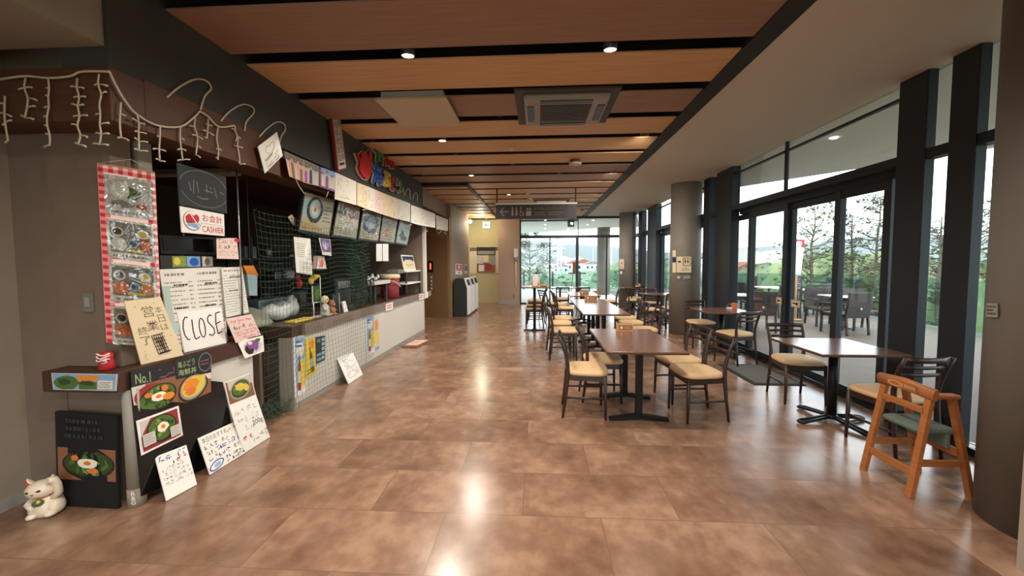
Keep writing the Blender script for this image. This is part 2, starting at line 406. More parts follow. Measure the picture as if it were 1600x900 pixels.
# ------------------------------------------------------------------ floor
def floor_mat():
    m = bpy.data.materials.new('stone_vinyl_tiles'); m.use_nodes = True; n = m.node_tree; b = n.nodes['Principled BSDF']
    t = n.nodes.new('ShaderNodeTexCoord')
    br = n.nodes.new('ShaderNodeTexBrick'); br.inputs['Scale'].default_value = 1.0
    br.inputs['Brick Width'].default_value = .92; br.inputs['Row Height'].default_value = .46; br.inputs['Mortar Size'].default_value = .0025
    br.inputs['Color1'].default_value = (0, 0, 0, 1); br.inputs['Color2'].default_value = (1, 1, 1, 1); br.inputs['Mortar'].default_value = (.35, .35, .35, 1); br.inputs['Bias'].default_value = 0
    mpg = n.nodes.new('ShaderNodeMapping'); mpg.inputs['Location'].default_value = (.2, .12, 0)
    n.links.new(t.outputs['Object'], mpg.inputs[0]); n.links.new(mpg.outputs[0], br.inputs['Vector'])
    # every tile carries its own piece of the mottled print
    ad = n.nodes.new('ShaderNodeVectorMath'); ad.operation = 'MULTIPLY_ADD'; ad.inputs[1].default_value = (7, 13, 0)
    n.links.new(br.outputs['Color'], ad.inputs[0]); n.links.new(t.outputs['Object'], ad.inputs[2])
    n1 = n.nodes.new('ShaderNodeTexNoise'); n1.inputs['Scale'].default_value = 2.2; n1.inputs['Detail'].default_value = 8; n1.inputs['Roughness'].default_value = .6; n1.inputs['Distortion'].default_value = 0
    n2 = n.nodes.new('ShaderNodeTexNoise'); n2.inputs['Scale'].default_value = 11; n2.inputs['Detail'].default_value = 6
    st = n.nodes.new('ShaderNodeMapping'); st.inputs['Scale'].default_value = (1, .8, 1)
    n.links.new(ad.outputs[0], n1.inputs['Vector']); n.links.new(ad.outputs[0], st.inputs[0]); n.links.new(st.outputs[0], n2.inputs['Vector'])
    mx = n.nodes.new('ShaderNodeMix'); mx.data_type = 'FLOAT'; mx.inputs[0].default_value = .3
    n.links.new(n1.outputs['Fac'], mx.inputs[2]); n.links.new(n2.outputs['Fac'], mx.inputs[3])
    rp = n.nodes.new('ShaderNodeValToRGB'); e = rp.color_ramp.elements
    e[0].position = .34; e[0].color = (*lin((106, 78, 62)), 1); e[1].position = .7; e[1].color = (*lin((174, 140, 116)), 1)
    k = rp.color_ramp.elements.new(.5); k.color = (*lin((136, 104, 84)), 1)
    n.links.new(mx.outputs[0], rp.inputs[0])
    tn = n.nodes.new('ShaderNodeMapRange'); tn.inputs['To Min'].default_value = .94; tn.inputs['To Max'].default_value = 1.05
    n.links.new(br.outputs['Color'], tn.inputs['Value'])
    mc = n.nodes.new('ShaderNodeMix'); mc.data_type = 'RGBA'; mc.blend_type = 'MULTIPLY'; mc.inputs[0].default_value = 1
    n.links.new(rp.outputs[0], mc.inputs[6]); n.links.new(tn.outputs[0], mc.inputs[7])
    gr = n.nodes.new('ShaderNodeMix'); gr.data_type = 'RGBA'; gr.inputs[7].default_value = (*lin((116, 86, 70)), 1)
    n.links.new(br.outputs['Fac'], gr.inputs[0]); n.links.new(mc.outputs[2], gr.inputs[6]); n.links.new(gr.outputs[2], b.inputs['Base Color'])
    rr = n.nodes.new('ShaderNodeMapRange'); rr.inputs['To Min'].default_value = .15; rr.inputs['To Max'].default_value = .3
    n.links.new(n1.outputs['Fac'], rr.inputs['Value']); n.links.new(rr.outputs[0], b.inputs['Roughness'])
    bp = n.nodes.new('ShaderNodeBump'); bp.inputs['Strength'].default_value = .05; bp.inputs['Distance'].default_value = .004
    n.links.new(mx.outputs[0], bp.inputs['Height']); n.links.new(bp.outputs[0], b.inputs['Normal'])
    b.inputs['Specular IOR Level'].default_value = .8
    return m
FLOOR = floor_mat()
fl = MB(); fl.box((-6, -3.2, -.12), (3.45, 15.2, 0), FLOOR); struct('floor', fl)

# ------------------------------------------------------------------ ceiling: void, wood panels, rails, white soffit by the windows
H = 3.1
ce = MB(); ce.box((-3.4, -3.2, 3.42), (3.5, 15.2, 3.55), M['void_black'])
ceiling = struct('ceiling', ce)
brown = {-5, -3, -1, 1, 5, 6, 11, 12}
for k in range(-9, 18):
    ya, yb = 2.99+.68*k+.08, 2.99+.68*(k+1)-.08
    if k == 15: pass
    x0 = -2.36 if yb < 7.75 else -1.42
    pm = M['panel_brown'] if k-0 in brown else M['panel_orange']
    if k == 0: pm = M['panel_orange']
    o = bb((x0, ya, H), (1.53, yb, H+.012), pm, .001).build('ceiling_panel', ceiling); o['kind'] = 'structure'
    if x0 > -2:
        o = bb((-3.1, ya, H), (-1.50, yb, H+.012), pm, .001).build('ceiling_panel', ceiling); o['kind'] = 'structure'
for k in range(-6, 17):      # furring channels in the void seen through the slots
    q = MB(); q.box((-2.3+.9*((k*37) % 4), 3.0+.68*k-.03, 3.3), (-2.24+.9*((k*37) % 4), 3.0+.68*k+.5, 3.36), M['steel_dark'])
    q.build('furring_channel', ceiling)['kind'] = 'structure'
struct('trim_1', bb((1.53, -3.2, H-.01), (1.70, 14.0, H+.2), M['rail_dark']))
struct('trim_2', bb((-1.50, 7.75, H-.02), (-1.42, 13.8, H+.1), M['rail_dark']))
struct('trim_3', bb((-2.36, 7.70, H-.06), (-1.42, 7.86, H+.1), M['rail_dark']))
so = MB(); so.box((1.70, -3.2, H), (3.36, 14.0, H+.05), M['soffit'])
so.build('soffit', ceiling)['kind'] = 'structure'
struct('trim_4', bb((-.65, 13.62, 3.03), (3.3, 13.72, 3.1), M['rail_dark']))

# ------------------------------------------------------------------ left side: walls, bulkheads, beam
struct('wall_left', bb((-3.40, -3.2, 0), (-3.25, 2.36, 3.1), M['side_wall']))
wc = MB(); wc.box((-2.965, 2.22, .862), (-2.585, 2.34, 3.12), M['brown_wall'])
struct('wall_corner', bb((-3.25, 2.22, 0), (-2.965, 2.34, 3.12), M['brown_wall']))
struct('wall_cashier', wc)
struct('trim_5', bb((P(172, 240, Y=2.37).x, 2.37, .862), (P(215, 240, Y=2.37).x, 2.46, 2.30), M['post_grey']))
struct('baseboard_left', bb((-3.25, -3.2, 0), (-3.235, 2.22, .07), M['kick_grey']))
struct('wall_bulkhead_front', bb((-3.25, -3.2, 2.69), (-2.37, 2.04, 3.14), M['post_grey']))
struct('wall_bulkhead', bb((-2.62, 2.04, 2.56), (-2.35, 7.8, 3.44), M['bulkhead']))
bm_ = MB(); bm_.box((-3.25, 2.03, 2.29), (-2.342, 2.22, 2.58), M['beam_brown'], .004); bm_.box((-2.62, 2.22, 2.29), (-2.342, 3.42, 2.60), M['beam_brown'], .004)
struct('trim_6', bm_)
struct('trim_7', bb((-2.62, 3.42, 2.30), (-2.40, 8.25, 2.58), M['beam_brown']))
# kitchen shell
struct('wall_kitchen_back', bb((-4.95, 2.34, 0), (-4.85, 8.4, 3.1), M['kitchen_wall']))
struct('wall_kitchen_near', bb((-5.9, 2.36, 0), (-3.25, 2.42, 3.1), M['void_black']))
struct('wall_kitchen_end', bb((-5.8, 8.2, 0), (-2.50, 8.3, 3.1), M['hall_wall']))
struct('ceiling_kitchen', bb((-5.8, 2.42, 2.52), (-2.62, 8.2, 2.56), M['beam_brown']))
struct('trim_8', bb((-2.52, 8.22, .74), (-2.44, 8.30, 2.30), M['card_white']))
# elevator bay and hall
struct('wall_elevator', bb((-3.3, 10.3, 0), (-2.39, 10.42, 2.74), M['elevator_wall']))
struct('wall_elevator_top', bb((-3.3, 8.3, 2.74), (-2.5, 10.42, 3.13), M['hall_wall']))
struct('door_1', bb((-3.28, 10.27, 0), (-2.45, 10.3, 2.2), M['elevator_door']))
struct('wall_alcove', bb((-3.4, 8.3, 0), (-3.3, 10.42, 3.1), M['elevator_wall']))
struct('wall_hall', bb((-3.3, 10.42, 0), (-2.38, 13.1, 3.13), M['hall_wall']))
struct('wall_end_yellow', bb((-5.9, 14.3, 0), (-1.3, 14.4, 3.1), M['yellow_wall']))
struct('wall_end_tan', bb((-1.43, 13.72, 0), (-.66, 14.3, 3.1), M['tan_wall']))
struct('baseboard_end', bb((-1.43, 13.70, 0), (-.66, 13.72, .07), M['kick_grey']))
struct('wall_corridor', bb((-5.9, 13.0, 0), (-3.3, 13.1, 3.1), M['yellow_wall']))
# rear and right, beside and behind the camera
wb = MB(); wb.box((-3.4, -3.3, 2.75), (3.5, -3.2, 3.5), M['side_wall']); wb.box((-3.4, -3.3, 0), (-2.9, -3.2, 2.75), M['side_wall']); wb.box((1.9, -3.3, 0), (3.5, -3.2, 2.75), M['side_wall'])
struct('wall_back', wb)
we = MB(); we.box((-2.9, -3.28, 2.69), (1.9, -3.22, 2.75), M['frame_dark'])
win9 = struct('window_9', we)
for x in (-2.87, -1.7, -.5, .7, 1.87): o = bb((x-.03, -3.28, 0), (x+.03, -3.22, 2.69), M['frame_dark']).build('mullion', win9); o['kind'] = 'structure'
for a, b in ((-2.84, -1.73), (-1.67, -.53), (-.47, .67), (.73, 1.84)): o = bb((a, -3.254, 0), (b, -3.246, 2.69), M['pane']).build('pane', win9); o['kind'] = 'structure'
struct('wall_right', bb((2.33, -3.2, 0), (3.45, 1.93, 3.1), M['side_wall']))

# ------------------------------------------------------------------ window wall on the right
FD = M['frame_dark']
def frame_member(parent, name, a, b, m=None, bev=.004):
    o = bb(a, b, m or FD, bev).build(name, parent); o['kind'] = 'structure'; return o
def pane(parent, a, b):
    o = bb(a, b, M['pane']).build('pane', parent); o['kind'] = 'structure'; return o
XW = 3.25
# wide steel posts
posts = [(3.47, 3.73), (3.09, 3.287), (6.72, 7.28), (7.55, 7.82), (10.85, 11.7), (12.3, 12.75), (13.62, 13.80)]
for i, (a, b) in enumerate(posts): struct('trim_%d' % (10+i), bb((XW, a, 0), (XW+(.085 if i < 2 else .14), b, 3.1), FD, .006))
# clerestory head beam
struct('trim_21', bb((XW+.12, 3.73, 2.36), (XW+.25, 13.6, 2.385), M['steel_dark']))
struct('trim_20', bb((XW+.01, 1.93, 2.36), (XW+.12, 13.8, 2.445), FD, .004))
def bay(i, y0, y1, leaves, mull):
    w = MB(); w.box((XW+.06, y0, 2.965), (XW+.10, y1, 2.99), FD)
    win = struct('window_%d' % i, w)
    for y in mull: frame_member(win, 'mullion', (XW+.06, y-.018, 2.445), (XW+.10, y+.018, 3.1))
    ys = [y0]+list(mull)+[y1]
    for a, b in zip(ys[:-1], ys[1:]): pane(win, (XW+.085, a, 2.445), (XW+.093, b, 2.965)); pane(win, (XW+.085, a, 2.99), (XW+.093, b, 3.1))
    if not leaves: return
    d = MB(); d.box((XW+.10, y0, 0), (XW+.26, y1, .035), FD); d.box((XW+.14, y0, 2.29), (XW+.24, y1, 2.36), FD)
    door = struct('door_%d' % (i+1), d)
    for k, (a, b) in enumerate(zip(leaves[:-1], leaves[1:])):
        x = XW+.16+(.04 if k % 2 else 0)
        frame_member(door, 'stile', (x-.03, a-.02, .035), (x+.035, a+.065, 2.3)); frame_member(door, 'stile', (x-.03, b-.065, .035), (x+.035, b+.02, 2.3))
        frame_member(door, 'rail', (x-.02, a, .035), (x+.02, b, .12)); frame_member(door, 'rail', (x-.02, a, 2.20), (x+.02, b, 2.29))
        pane(door, (x-.004, a+.06, .1), (x+.004, b-.06, 2.24))
bay(1, 3.73, 6.72, (3.93, 4.60, 5.47, 6.40, 7.0), (5.42,))
bay(2, 7.82, 10.85, (7.9, 8.8, 9.9, 10.85, 11.5), (9.3,))
def lite(i, y0, y1):
    w = MB(); w.box((XW+.07, y0, 0), (XW+.11, y1, .06), FD)
    win = struct('window_%d' % i, w)
    pane(win, (XW+.085, y0, .1), (XW+.093, y1, 2.36)); pane(win, (XW+.085, y0, 2.445), (XW+.093, y1, 3.1))
lite(3, 3.287, 3.47); lite(4, 1.93, 3.09); lite(5, 7.28, 7.55); lite(6, 11.7, 12.3); lite(7, 12.75, 13.62)
# round columns
def column(i, x, y, r, m):
    q = MB(); q.lathe([(r, 0), (r, H)], m, (x, y, 0), seg=40); return struct('trim_%d' % i, q)
column(30, 2.86, 2.21, .30, M['column_near']); column(31, 3.06, 8.20, .30, M['column_grey']); column(32, 2.93, 12.85, .27, M['column_grey'])

# ------------------------------------------------------------------ glazed end wall
YE = 13.8
w = MB(); w.box((-.66, YE-.04, 2.36), (3.3, YE+.06, 2.46), FD)
win8 = struct('window_8', w)
frame_member(win8, 'mullion', (1.40, YE-.03, 2.46), (1.43, YE+.03, 3.06), M['steel_dark'])
pane(win8, (-.66, YE, 2.46), (1.40, YE+.008, 3.06)); pane(win8, (1.43, YE, 2.46), (3.3, YE+.008, 3.06))
frame_member(win8, 'mullion', (-.66, YE-.04, 0), (-.61, YE+.06, 3.06))
d = MB(); d.box((-.66, YE-.04, 0), (3.3, YE+.08, .05), FD)
door9 = struct('door_4', d)
for x, wd in ((.415, .045), (1.385, .10), (2.42, .05)): frame_member(door9, 'stile', (x-wd/2, YE-.04, .05), (x+wd/2, YE+.05, 2.36))
for a, b in ((-.61, .395), (.44, 1.335), (1.435, 2.395), (2.445, 3.3)): pane(door9, (a, YE, .05), (b, YE+.008, 2.36))
for x in (.40, 2.405):
    q = MB(); q.tube([(x, YE-.04, 1.02), (x, YE-.075, 1.04), (x, YE-.075, 1.28), (x, YE-.04, 1.30)], .012, M['black_plastic']); q.build('door_handle', door9)['kind'] = 'structure'

# ------------------------------------------------------------------ outside: deck, eaves, ground, hills
struct('floor_deck', bb((3.45, -2, -.14), (9.3, 22, -.02), M['deck']))
struct('floor_deck_end', bb((-6, 15.2, -.14), (3.45, 22, -.02), M['concrete']))
struct('floor_sill', bb((3.45, 1.9, -.13), (3.56, 13.8, -.01), M['kick_grey']))
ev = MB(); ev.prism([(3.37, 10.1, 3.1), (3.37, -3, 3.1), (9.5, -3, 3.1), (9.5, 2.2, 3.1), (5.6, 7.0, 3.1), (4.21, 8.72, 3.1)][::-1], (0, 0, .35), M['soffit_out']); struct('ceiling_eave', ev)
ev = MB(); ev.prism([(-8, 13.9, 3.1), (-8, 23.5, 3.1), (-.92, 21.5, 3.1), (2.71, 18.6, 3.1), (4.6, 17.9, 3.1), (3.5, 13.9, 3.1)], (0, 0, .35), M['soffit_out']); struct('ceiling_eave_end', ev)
q = MB(); q.lathe([(.30, -.02), (.30, 3.1)], M['column_grey'], (3.05, 18.2, 0), seg=32); struct('trim_40', q)
gd = MB(); gd.box((-600, -60, -4.4), (900, 900, -4.2), M['grass']); o = struct('ground', gd)
# hills: one ridge solid per range
def ridge(name, x0, x1, y, h, m, seed, base=-4.2, n=70, depth=120):
    rnd = random.Random(seed); q = MB(); ph = [rnd.uniform(0, 6) for _ in range(5)]
    tops = []
    for i in range(n+1):
        t = i/n; x = x0+(x1-x0)*t
        z = h*(.70+.15*math.sin(9*t+ph[0])+.14*math.sin(19*t+ph[1])+.06*math.sin(23*t+ph[2])+.03*math.sin(51*t+ph[3]))
        tops.append((x, z))
    R = []
    for f, dy in ((0, 0), (.45, depth*.3), (.8, depth*.65), (1, depth), (.5, depth*1.6), (0, depth*2.2)):
        R.append([q.bm.verts.new((x, y+dy, base+(z-base)*f+rnd.uniform(-.02, .02)*h*(1 if 0 < f < 1 else 0))) for x, z in tops])
    for a, b in zip(R[:-1], R[1:]):
        for i in range(n): q.face([a[i], a[i+1], b[i+1], b[i]], m, True)
    return struct(name, q)
ridge('hills_far', -500, 1400, 520, 47, M['hill_hazed'], 3)
ridge('hills_right', 180, 900, 330, 26, M['hill_hazed'], 5, depth=80)

# ------------------------------------------------------------------ dining chairs
SEATS = {}
def seat_mesh(m):
    q = MB(); N = 32
    def ring(sc, z):
        vs = []
        for i in range(N):
            a = 2*PI*i/N; c, s_ = math.cos(a), math.sin(a); e = .5
            x = math.copysign(abs(c)**e, c)*.215*sc; y = math.copysign(abs(s_)**e, s_)*.205*sc
            x *= 1+.10*(y/.205)*.5
            vs.append(q.bm.verts.new((x, y+.01, z)))
        return vs
    rs = [ring(.955, .418), ring(.995, .428), ring(1.0, .440), ring(.97, .455), ring(.85, .466), ring(.55, .473), ring(.2, .475)]
    for a, b in zip(rs[:-1], rs[1:]):
        for i in range(N): q.face([a[i], a[(i+1) % N], b[(i+1) % N], b[i]], m, True)
    q.face(rs[0][::-1], m); q.face(rs[-1], m, True)
    return q
def make_chair(name='dining_chair'):
    t = thing(name, 'x', 'chair'); wd = M['chair_wood']
    seat_mesh(M['seat_tan']).build('seat', t)
    fr = MB()
    fr.box((-.195, .165, .365), (.195, .185, .42), wd, .004); fr.box((-.17, -.185, .365), (.17, -.165, .42), wd, .004)
    for s in (-1, 1):
        fr.tube([(s*.168, -.175, .392), (s*.192, .175, .392)], .026, wd, 4, flat=(.5, 1.3))
        fr.tube([(s*.178, -.196, .20), (s*.188, .178, .20)], .011, wd, 6)
    fr.build('seat_frame', t)
    for s in (-1, 1):
        q = MB(); q.tube([(s*.196, .180, 0), (s*.192, .176, .20), (s*.188, .172, .42)], [.0115, .0155, .019], wd, 8); q.build('leg', t)
        q = MB(); q.tube([(s*.178, -.225, 0), (s*.174, -.196, .22), (s*.170, -.178, .42), (s*.172, -.178, .52), (s*.178, -.192, .60), (s*.183, -.222, .70), (s*.184, -.262, .79)],
                         [.012, .016, .0195, .018, .0165, .0155, .013], wd, 8); q.build('leg', t)
    for z, y, hh in ((.772, -.250, .022), (.712, -.224, .014), (.652, -.204, .014)):
        q = MB(); q.tube([(-.18, y, z), (-.09, y-.022, z), (0, y-.030, z), (.09, y-.022, z), (.18, y, z)], hh, wd, 8, flat=(.38, 1)); q.build('back_slat', t)
    return t
_ch0 = make_chair(); _first = [True]
def chair(x, y, rz, label, group=None, z=0):
    """rz: degrees the chair's front turns from +Y (counter-clockwise)"""
    global _ch0
    o = _ch0 if _first[0] else copy_tree(_ch0)
    _first[0] = False
    o.location = (x, y, z); o.rotation_euler = (0, 0, math.radians(rz)); o['label'] = label
    o['group'] = group or 'dining chairs in the hall'
    return o
# ------------------------------------------------------------------ tables
def tbar(q, x0, x1, y, m):
    q.prism([(x0, y-.03, 0), (x0, y-.03, .025), (-.03, y-.03, .06), (.03, y-.03, .06), (x1, y-.03, .025), (x1, y-.03, 0), (.03, y-.03, .022), (-.03, y-.03, .022)], (0, .06, 0), m)
def make_long_table():
    t = thing('dining_table', 'x', 'table')
    q = MB(); q.box((-.35, -.585, .695), (.35, .585, .72), M['table_top'], .004); q.build('tabletop', t)
    q = MB(); q.box((-.352, -.587, .698), (.352, .587, .71), M['table_edge']); q.build('edge_band', t)
    for s in (-1, 1):
        q = MB(); y = s*.30
        q.box((-.03, y-.03, .04), (.03, y+.03, .69), M['iron_black'], .005); q.box((-.24, y-.03, .668), (.24, y+.03, .695), M['iron_black'])
        q.build('leg', t)
        q = MB(); tbar(q, -.275, .275, y, M['iron_black']); q.build('foot_bar', t)
    return t
def make_square_table():
    t = thing('square_table', 'x', 'table')
    q = MB(); q.box((-.36, -.36, .695), (.36, .36, .72), M['table_top'], .004); q.build('tabletop', t)
    q = MB(); q.box((-.362, -.362, .698), (.362, .362, .71), M['table_edge']); q.build('edge_band', t)
    q = MB(); q.lathe([(.038, .05), (.038, .68)], M['iron_black'], seg=16); q.box((-.2, -.2, .675), (.2, .2, .695), M['iron_black']); q.build('pedestal', t)
    q = MB()
    for k in range(4):
        a = PI/2*k+math.radians(12); c, s_ = math.cos(a), math.sin(a); ox, oy = -s_*.028, c*.028
        for sg in (1, -1):
            q.tube([(c*.03+ox*sg*.6, s_*.03+oy*sg*.6, .055), (c*.30+ox*sg, s_*.30+oy*sg, .026), (c*.325+ox*sg*.9, s_*.325+oy*sg*.9, .02)], .014, M['iron_black'], 6)
        q.tube([(c*.325-ox, s_*.325-oy, .02), (c*.335, s_*.335, .02), (c*.325+ox, s_*.325+oy, .02)], .014, M['iron_black'], 6)
    q.ball((0, 0, .055), (.055, .055, .03), M['iron_black'])
    q.build('base', t)
    return t
G = 'long dining tables in the middle row'
t0 = make_long_table(); t0.location = (.95, 3.93, 0); t0['label'] = 'long brown dining table nearest the camera in the middle row'
for (x, y), lb in zip(((1.03, 6.37), (1.03, 7.55), (1.10, 9.55)),
                      ('second brown dining table in the middle row, nearer of the two pushed end to end', 'third brown dining table in the middle row, pushed against the table before it', 'long brown dining table fourth in the middle row, towards the glazed end wall')):
    o = copy_tree(t0); o.location = (x, y, 0); o['label'] = lb
t0['group'] = G
for o in list(COL.objects):
    if o.name.startswith('dining_table'): o['group'] = G
o = copy_tree(t0); o.location = (.98, 12.0, 0); o.rotation_euler = (0, 0, PI/2); o['group'] = G; o['label'] = 'long dining table standing crosswise just before the glazed end wall'
G = 'square tables along the windows'
s0 = make_square_table(); s0.location = (2.74, 3.68, 0); s0['group'] = G; s0['label'] = 'square brown table nearest the camera by the windows, on a crossed black base'
for (x, y, rz), lb in zip(((2.96, 6.34, 0), (2.93, 9.55, 0), (2.96, 12.1, 0)),
                          ('square table by the windows just before the round column with the toilet sign', 'square table by the windows right behind the round column with the toilet sign', 'square table by the windows in front of the far round column')):
    o = copy_tree(s0); o.location = (x, y, 0); o.rotation_euler = (0, 0, rz); o['label'] = lb; o['group'] = G

chair(.47, 3.82, -93, 'dining chair at the left near corner of the nearest table, seat towards the table')
chair(.70, 4.25, -90, 'dining chair at the left side of the nearest table, farther of the two')
chair(1.54, 3.78, 96, 'dining chair at the right near corner of the nearest table, back to the windows')
chair(1.55, 4.27, 100, 'dining chair at the right side of the nearest table, farther of the two')
chair(.40, 6.02, -90, 'nearest of the three dining chairs left of the second table')
chair(.37, 6.72, -92, 'middle of the three dining chairs left of the second and third tables')
chair(.46, 7.32, -88, 'farthest of the three dining chairs left of the second and third tables')
chair(1.67, 6.12, 92, 'nearest of the three dining chairs right of the second table')
chair(1.64, 6.80, 90, 'middle of the three dining chairs right of the second and third tables')
chair(1.68, 7.42, 88, 'farthest of the three dining chairs right of the second and third tables')
chair(.62, 8.98, -90, 'dining chair left of the fourth middle table, nearer of the two')
chair(.58, 9.75, -86, 'dining chair left of the fourth middle table, farther of the two')
chair(1.95, 10.6, 80, 'dining chair beyond the fourth table on its right, seen from the side against the glass')
chair(.70, 11.25, 0, 'left one of two dining chairs at the crosswise table before the glazed end wall')
chair(1.28, 11.25, 0, 'right one of two dining chairs at the crosswise table before the glazed end wall')
chair(.30, 9.95, -60, 'dining chair turned aside left of the farther middle tables')
chair(2.80, 4.28, 176, 'dining chair on the far side of the nearest window table')
chair(2.84, 3.20, 5, 'dining chair tucked under the nearest window table, behind the small wooden child chair')
chair(2.92, 5.82, 20, 'dining chair on the near side of the window table before the toilet sign column')
chair(2.86, 6.92, 182, 'dining chair on the far side of the window table before the toilet sign column')
chair(3.02, 8.98, 8, 'dining chair on the near side of the window table behind the toilet sign column')
chair(2.60, 8.70, -30, 'dining chair pulled out left of the window table behind the toilet sign column')
chair(2.95, 10.2, 178, 'dining chair on the far side of the window table behind the toilet sign column')
chair(2.88, 11.5, 3, 'dining chair on the near side of the window table by the far column')
chair(2.70, 10.9, -8, 'dining chair standing free before the window table by the far column')
GS = 'dining chairs stacked beside the tall table'
chair(-.10, 8.92, 90, 'lowest of the three dining chairs stacked behind the tall table', GS)
chair(-.07, 8.93, 90, 'middle one of the three dining chairs stacked behind the tall table', GS, .085)
chair(-.04, 8.94, 90, 'topmost of the three dining chairs stacked behind the tall table', GS, .17)

# tall round-foot table at the left of the row
t = thing('tall_table', 'tall narrow table with a black pole and round foot, left of the middle tables', 'table', (-.08, 8.38, 0))
q = MB(); q.box((-.37, 8.12, .955), (.21, 8.64, .98), M['table_top'], .004); q.build('tabletop', t)
q = MB(); q.lathe([(.03, .03), (.03, .955)], M['iron_black'], (-.08, 8.38, 0), 14); q.build('pedestal', t)
q = MB(); q.tube([(-.32, 8.38, .016), (.16, 8.38, .016)], .022, M['iron_black'], 4, flat=(1.3, .8)); q.tube([(-.08, 8.14, .016), (-.08, 8.62, .016)], .022, M['iron_black'], 4, flat=(1.3, .8)); q.ball((-.08, 8.38, .03), (.06, .06, .02), M['iron_black']); q.build('base', t)
t = thing('menu_holder', 'light wooden holder with standing menu cards on the tall table', 'menu holder', (-.06, 8.4, .98))
q = MB(); q.box((-.14, 8.34, .98), (.02, 8.46, .988), M['wood_light']); q.box((-.14, 8.34, .98), (-.132, 8.46, 1.08), M['wood_light']); q.box((.012, 8.34, .98), (.02, 8.46, 1.08), M['wood_light']); q.box((-.14, 8.452, .98), (.02, 8.46, 1.10), M['wood_light']); q.build('tray', t)
for k, (mm, hh) in enumerate((('paper_pink', .23), ('laminate', .26), ('paper_cream', .19))):
    q = MB(); q.box((-.12+k*.04, 8.36+k*.02, .99), (-.05+k*.04, 8.364+k*.02, .98+hh), M[mm]); q.build('menu_card', t)
t = thing('wooden_tray', 'low wooden tray lying on the right end of the tall table', 'tray', (.10, 8.4, .98))
q = MB(); q.box((.04, 8.3, .98), (.19, 8.5, .99), M['wood_light']); q.box((.04, 8.3, .98), (.19, 8.31, 1.03), M['wood_light']); q.box((.04, 8.49, .98), (.19, 8.5, 1.03), M['wood_light']); q.box((.04, 8.3, .98), (.05, 8.5, 1.03), M['wood_light']); q.box((.18, 8.3, .98), (.19, 8.5, 1.03), M['wood_light']); q.build('frame', t)

# wooden condiment / notice boxes on the middle tables
def table_box(x, y, label, z=.72, w=.17, h=.075):
    t = thing('table_notice_box', label, 'wooden box', (x, y, z), group='small wooden boxes on the middle tables')
    q = MB()
    q.box((x-w/2, y-.045, z), (x+w/2, y+.045, z+.008), M['wood_light'])
    for a in (-1, 1): q.box((x+a*w/2-.005, y-.045, z), (x+a*w/2+.005, y+.045, z+h), M['wood_light']); q.box((x-w/2, y+a*.045-.005, z), (x+w/2, y+a*.045+.005, z+h), M['wood_light'])
    q.build('box', t)
    qd = [(x-w/2+.012, y-.0505, z+h-.008), (x+w/2-.012, y-.0505, z+h-.008), (x+w/2-.012, y-.0505, z+.012), (x-w/2+.012, y-.0505, z+.012)]
    mb, a = sheet(qd, M['photo_wood'], .0005); a.ell(.2, .5, .1, .3, M['paper_cream']); a.rows(.4, .2, .9, .8, 3, M['paper_cream'], .3); mb.build('front_label', t)
    return t
table_box(.985, 4.42, 'small wooden notice box on the far end of the nearest middle table')
table_box(1.08, 7.95, 'small wooden box standing on the far end of the third middle table', w=.24, h=.09)
table_box(1.10, 9.25, 'small wooden box on the fourth middle table', w=.20, h=.10)
# caddies on the window tables
for x, y, lb in ((3.16, 6.48, 'small caddy with an orange card on the window table before the toilet sign column'), (3.1, 12.2, 'small caddy on the window table by the far column')):
    t = thing('condiment_caddy', lb, 'caddy', (x, y, .72), group='caddies on the window tables')
    q = MB(); q.box((x-.05, y-.04, .72), (x+.02, y+.04, .75), M['white_plastic'], .006); q.build('tray', t)
    q = MB(); q.tube([(x-.05, y, .745), (x-.04, y, .79), (x-.015, y, .81), (x+.01, y, .79), (x+.02, y, .745)], .004, M['chrome'], 6); q.build('handle', t)
    q = MB(); q.box((x+.03, y-.04, .72), (x+.09, y+.03, .82), M['salmon']); q.build('menu_card', t)

# small wooden child chairs
def child_chair(name, x, y, rz, label):
    t = thing(name, label, 'child chair', (0, 0, 0)); w = M['high_wood']
    # back side on -x (rails), arms along +x ; A-frames at both ends in y
    def leg(a, b, nm='leg'):
        q = MB(); q.tube([a, b], .027, w, 4, flat=(1.0, .72)); q.build(nm, t)
    for s in (-1, 1):
        leg((-.19, s*.165, 0), (-.075, s*.15, .66)); leg((.19, s*.165, 0), (.055, s*.15, .64))
        q = MB(); q.box((-.10, s*.15-.03, .635), (.085, s*.15+.03, .665), w, .012); q.build('armrest', t)
        q = MB(); q.box((-.15, s*.155-.012, .20), (.155, s*.155+.012, .24), w, .004); q.build('stretcher', t)
    q = MB(); q.tube([(-.085, -.19, .665), (-.095, 0, .685), (-.085, .19, .665)], .034, w, 10, flat=(.6, 1.2)); q.build('back_rail', t)
    qd = [(-.119, .10, .70), (-.119, -.10, .70), (-.116, -.10, .65), (-.116, .10, .65)]
    mb, a = sheet(qd, w, .0004); a.ell(.3, .5, .26, .4, M['wood_light']); a.ell(.3, .5, .2, .25, w); a.rows(.6, .25, .98, .75, 1, M['wood_light'], .8); mb.build('carved_emblem', t)
    q = MB(); q.box((-.118, -.14, .535), (-.094, .14, .575), w, .004); q.build('back_slat', t)
    q = MB(); q.box((-.172, -.15, .13), (-.148, .15, .18), w, .004); q.build('stretcher', t)
    q = MB(); q.box((.10, -.15, .26), (.13, .15, .31), w, .004); q.build('stretcher', t)
    q = MB(); q.box((-.115, -.135, .39), (.12, .135, .435), M['seat_green'], .02); q.build('seat', t)
    q = MB(); q.box((.06, -.13, .30), (.085, .13, .40), M['seat_green'], .008); q.build('seat_apron', t)
    t.location = (x, y, 0); t.rotation_euler = (0, 0, math.radians(rz))
    return t
child_chair('child_chair', 2.535, 2.665, 2, 'small orange wooden child chair with a green seat, beside the near round column')
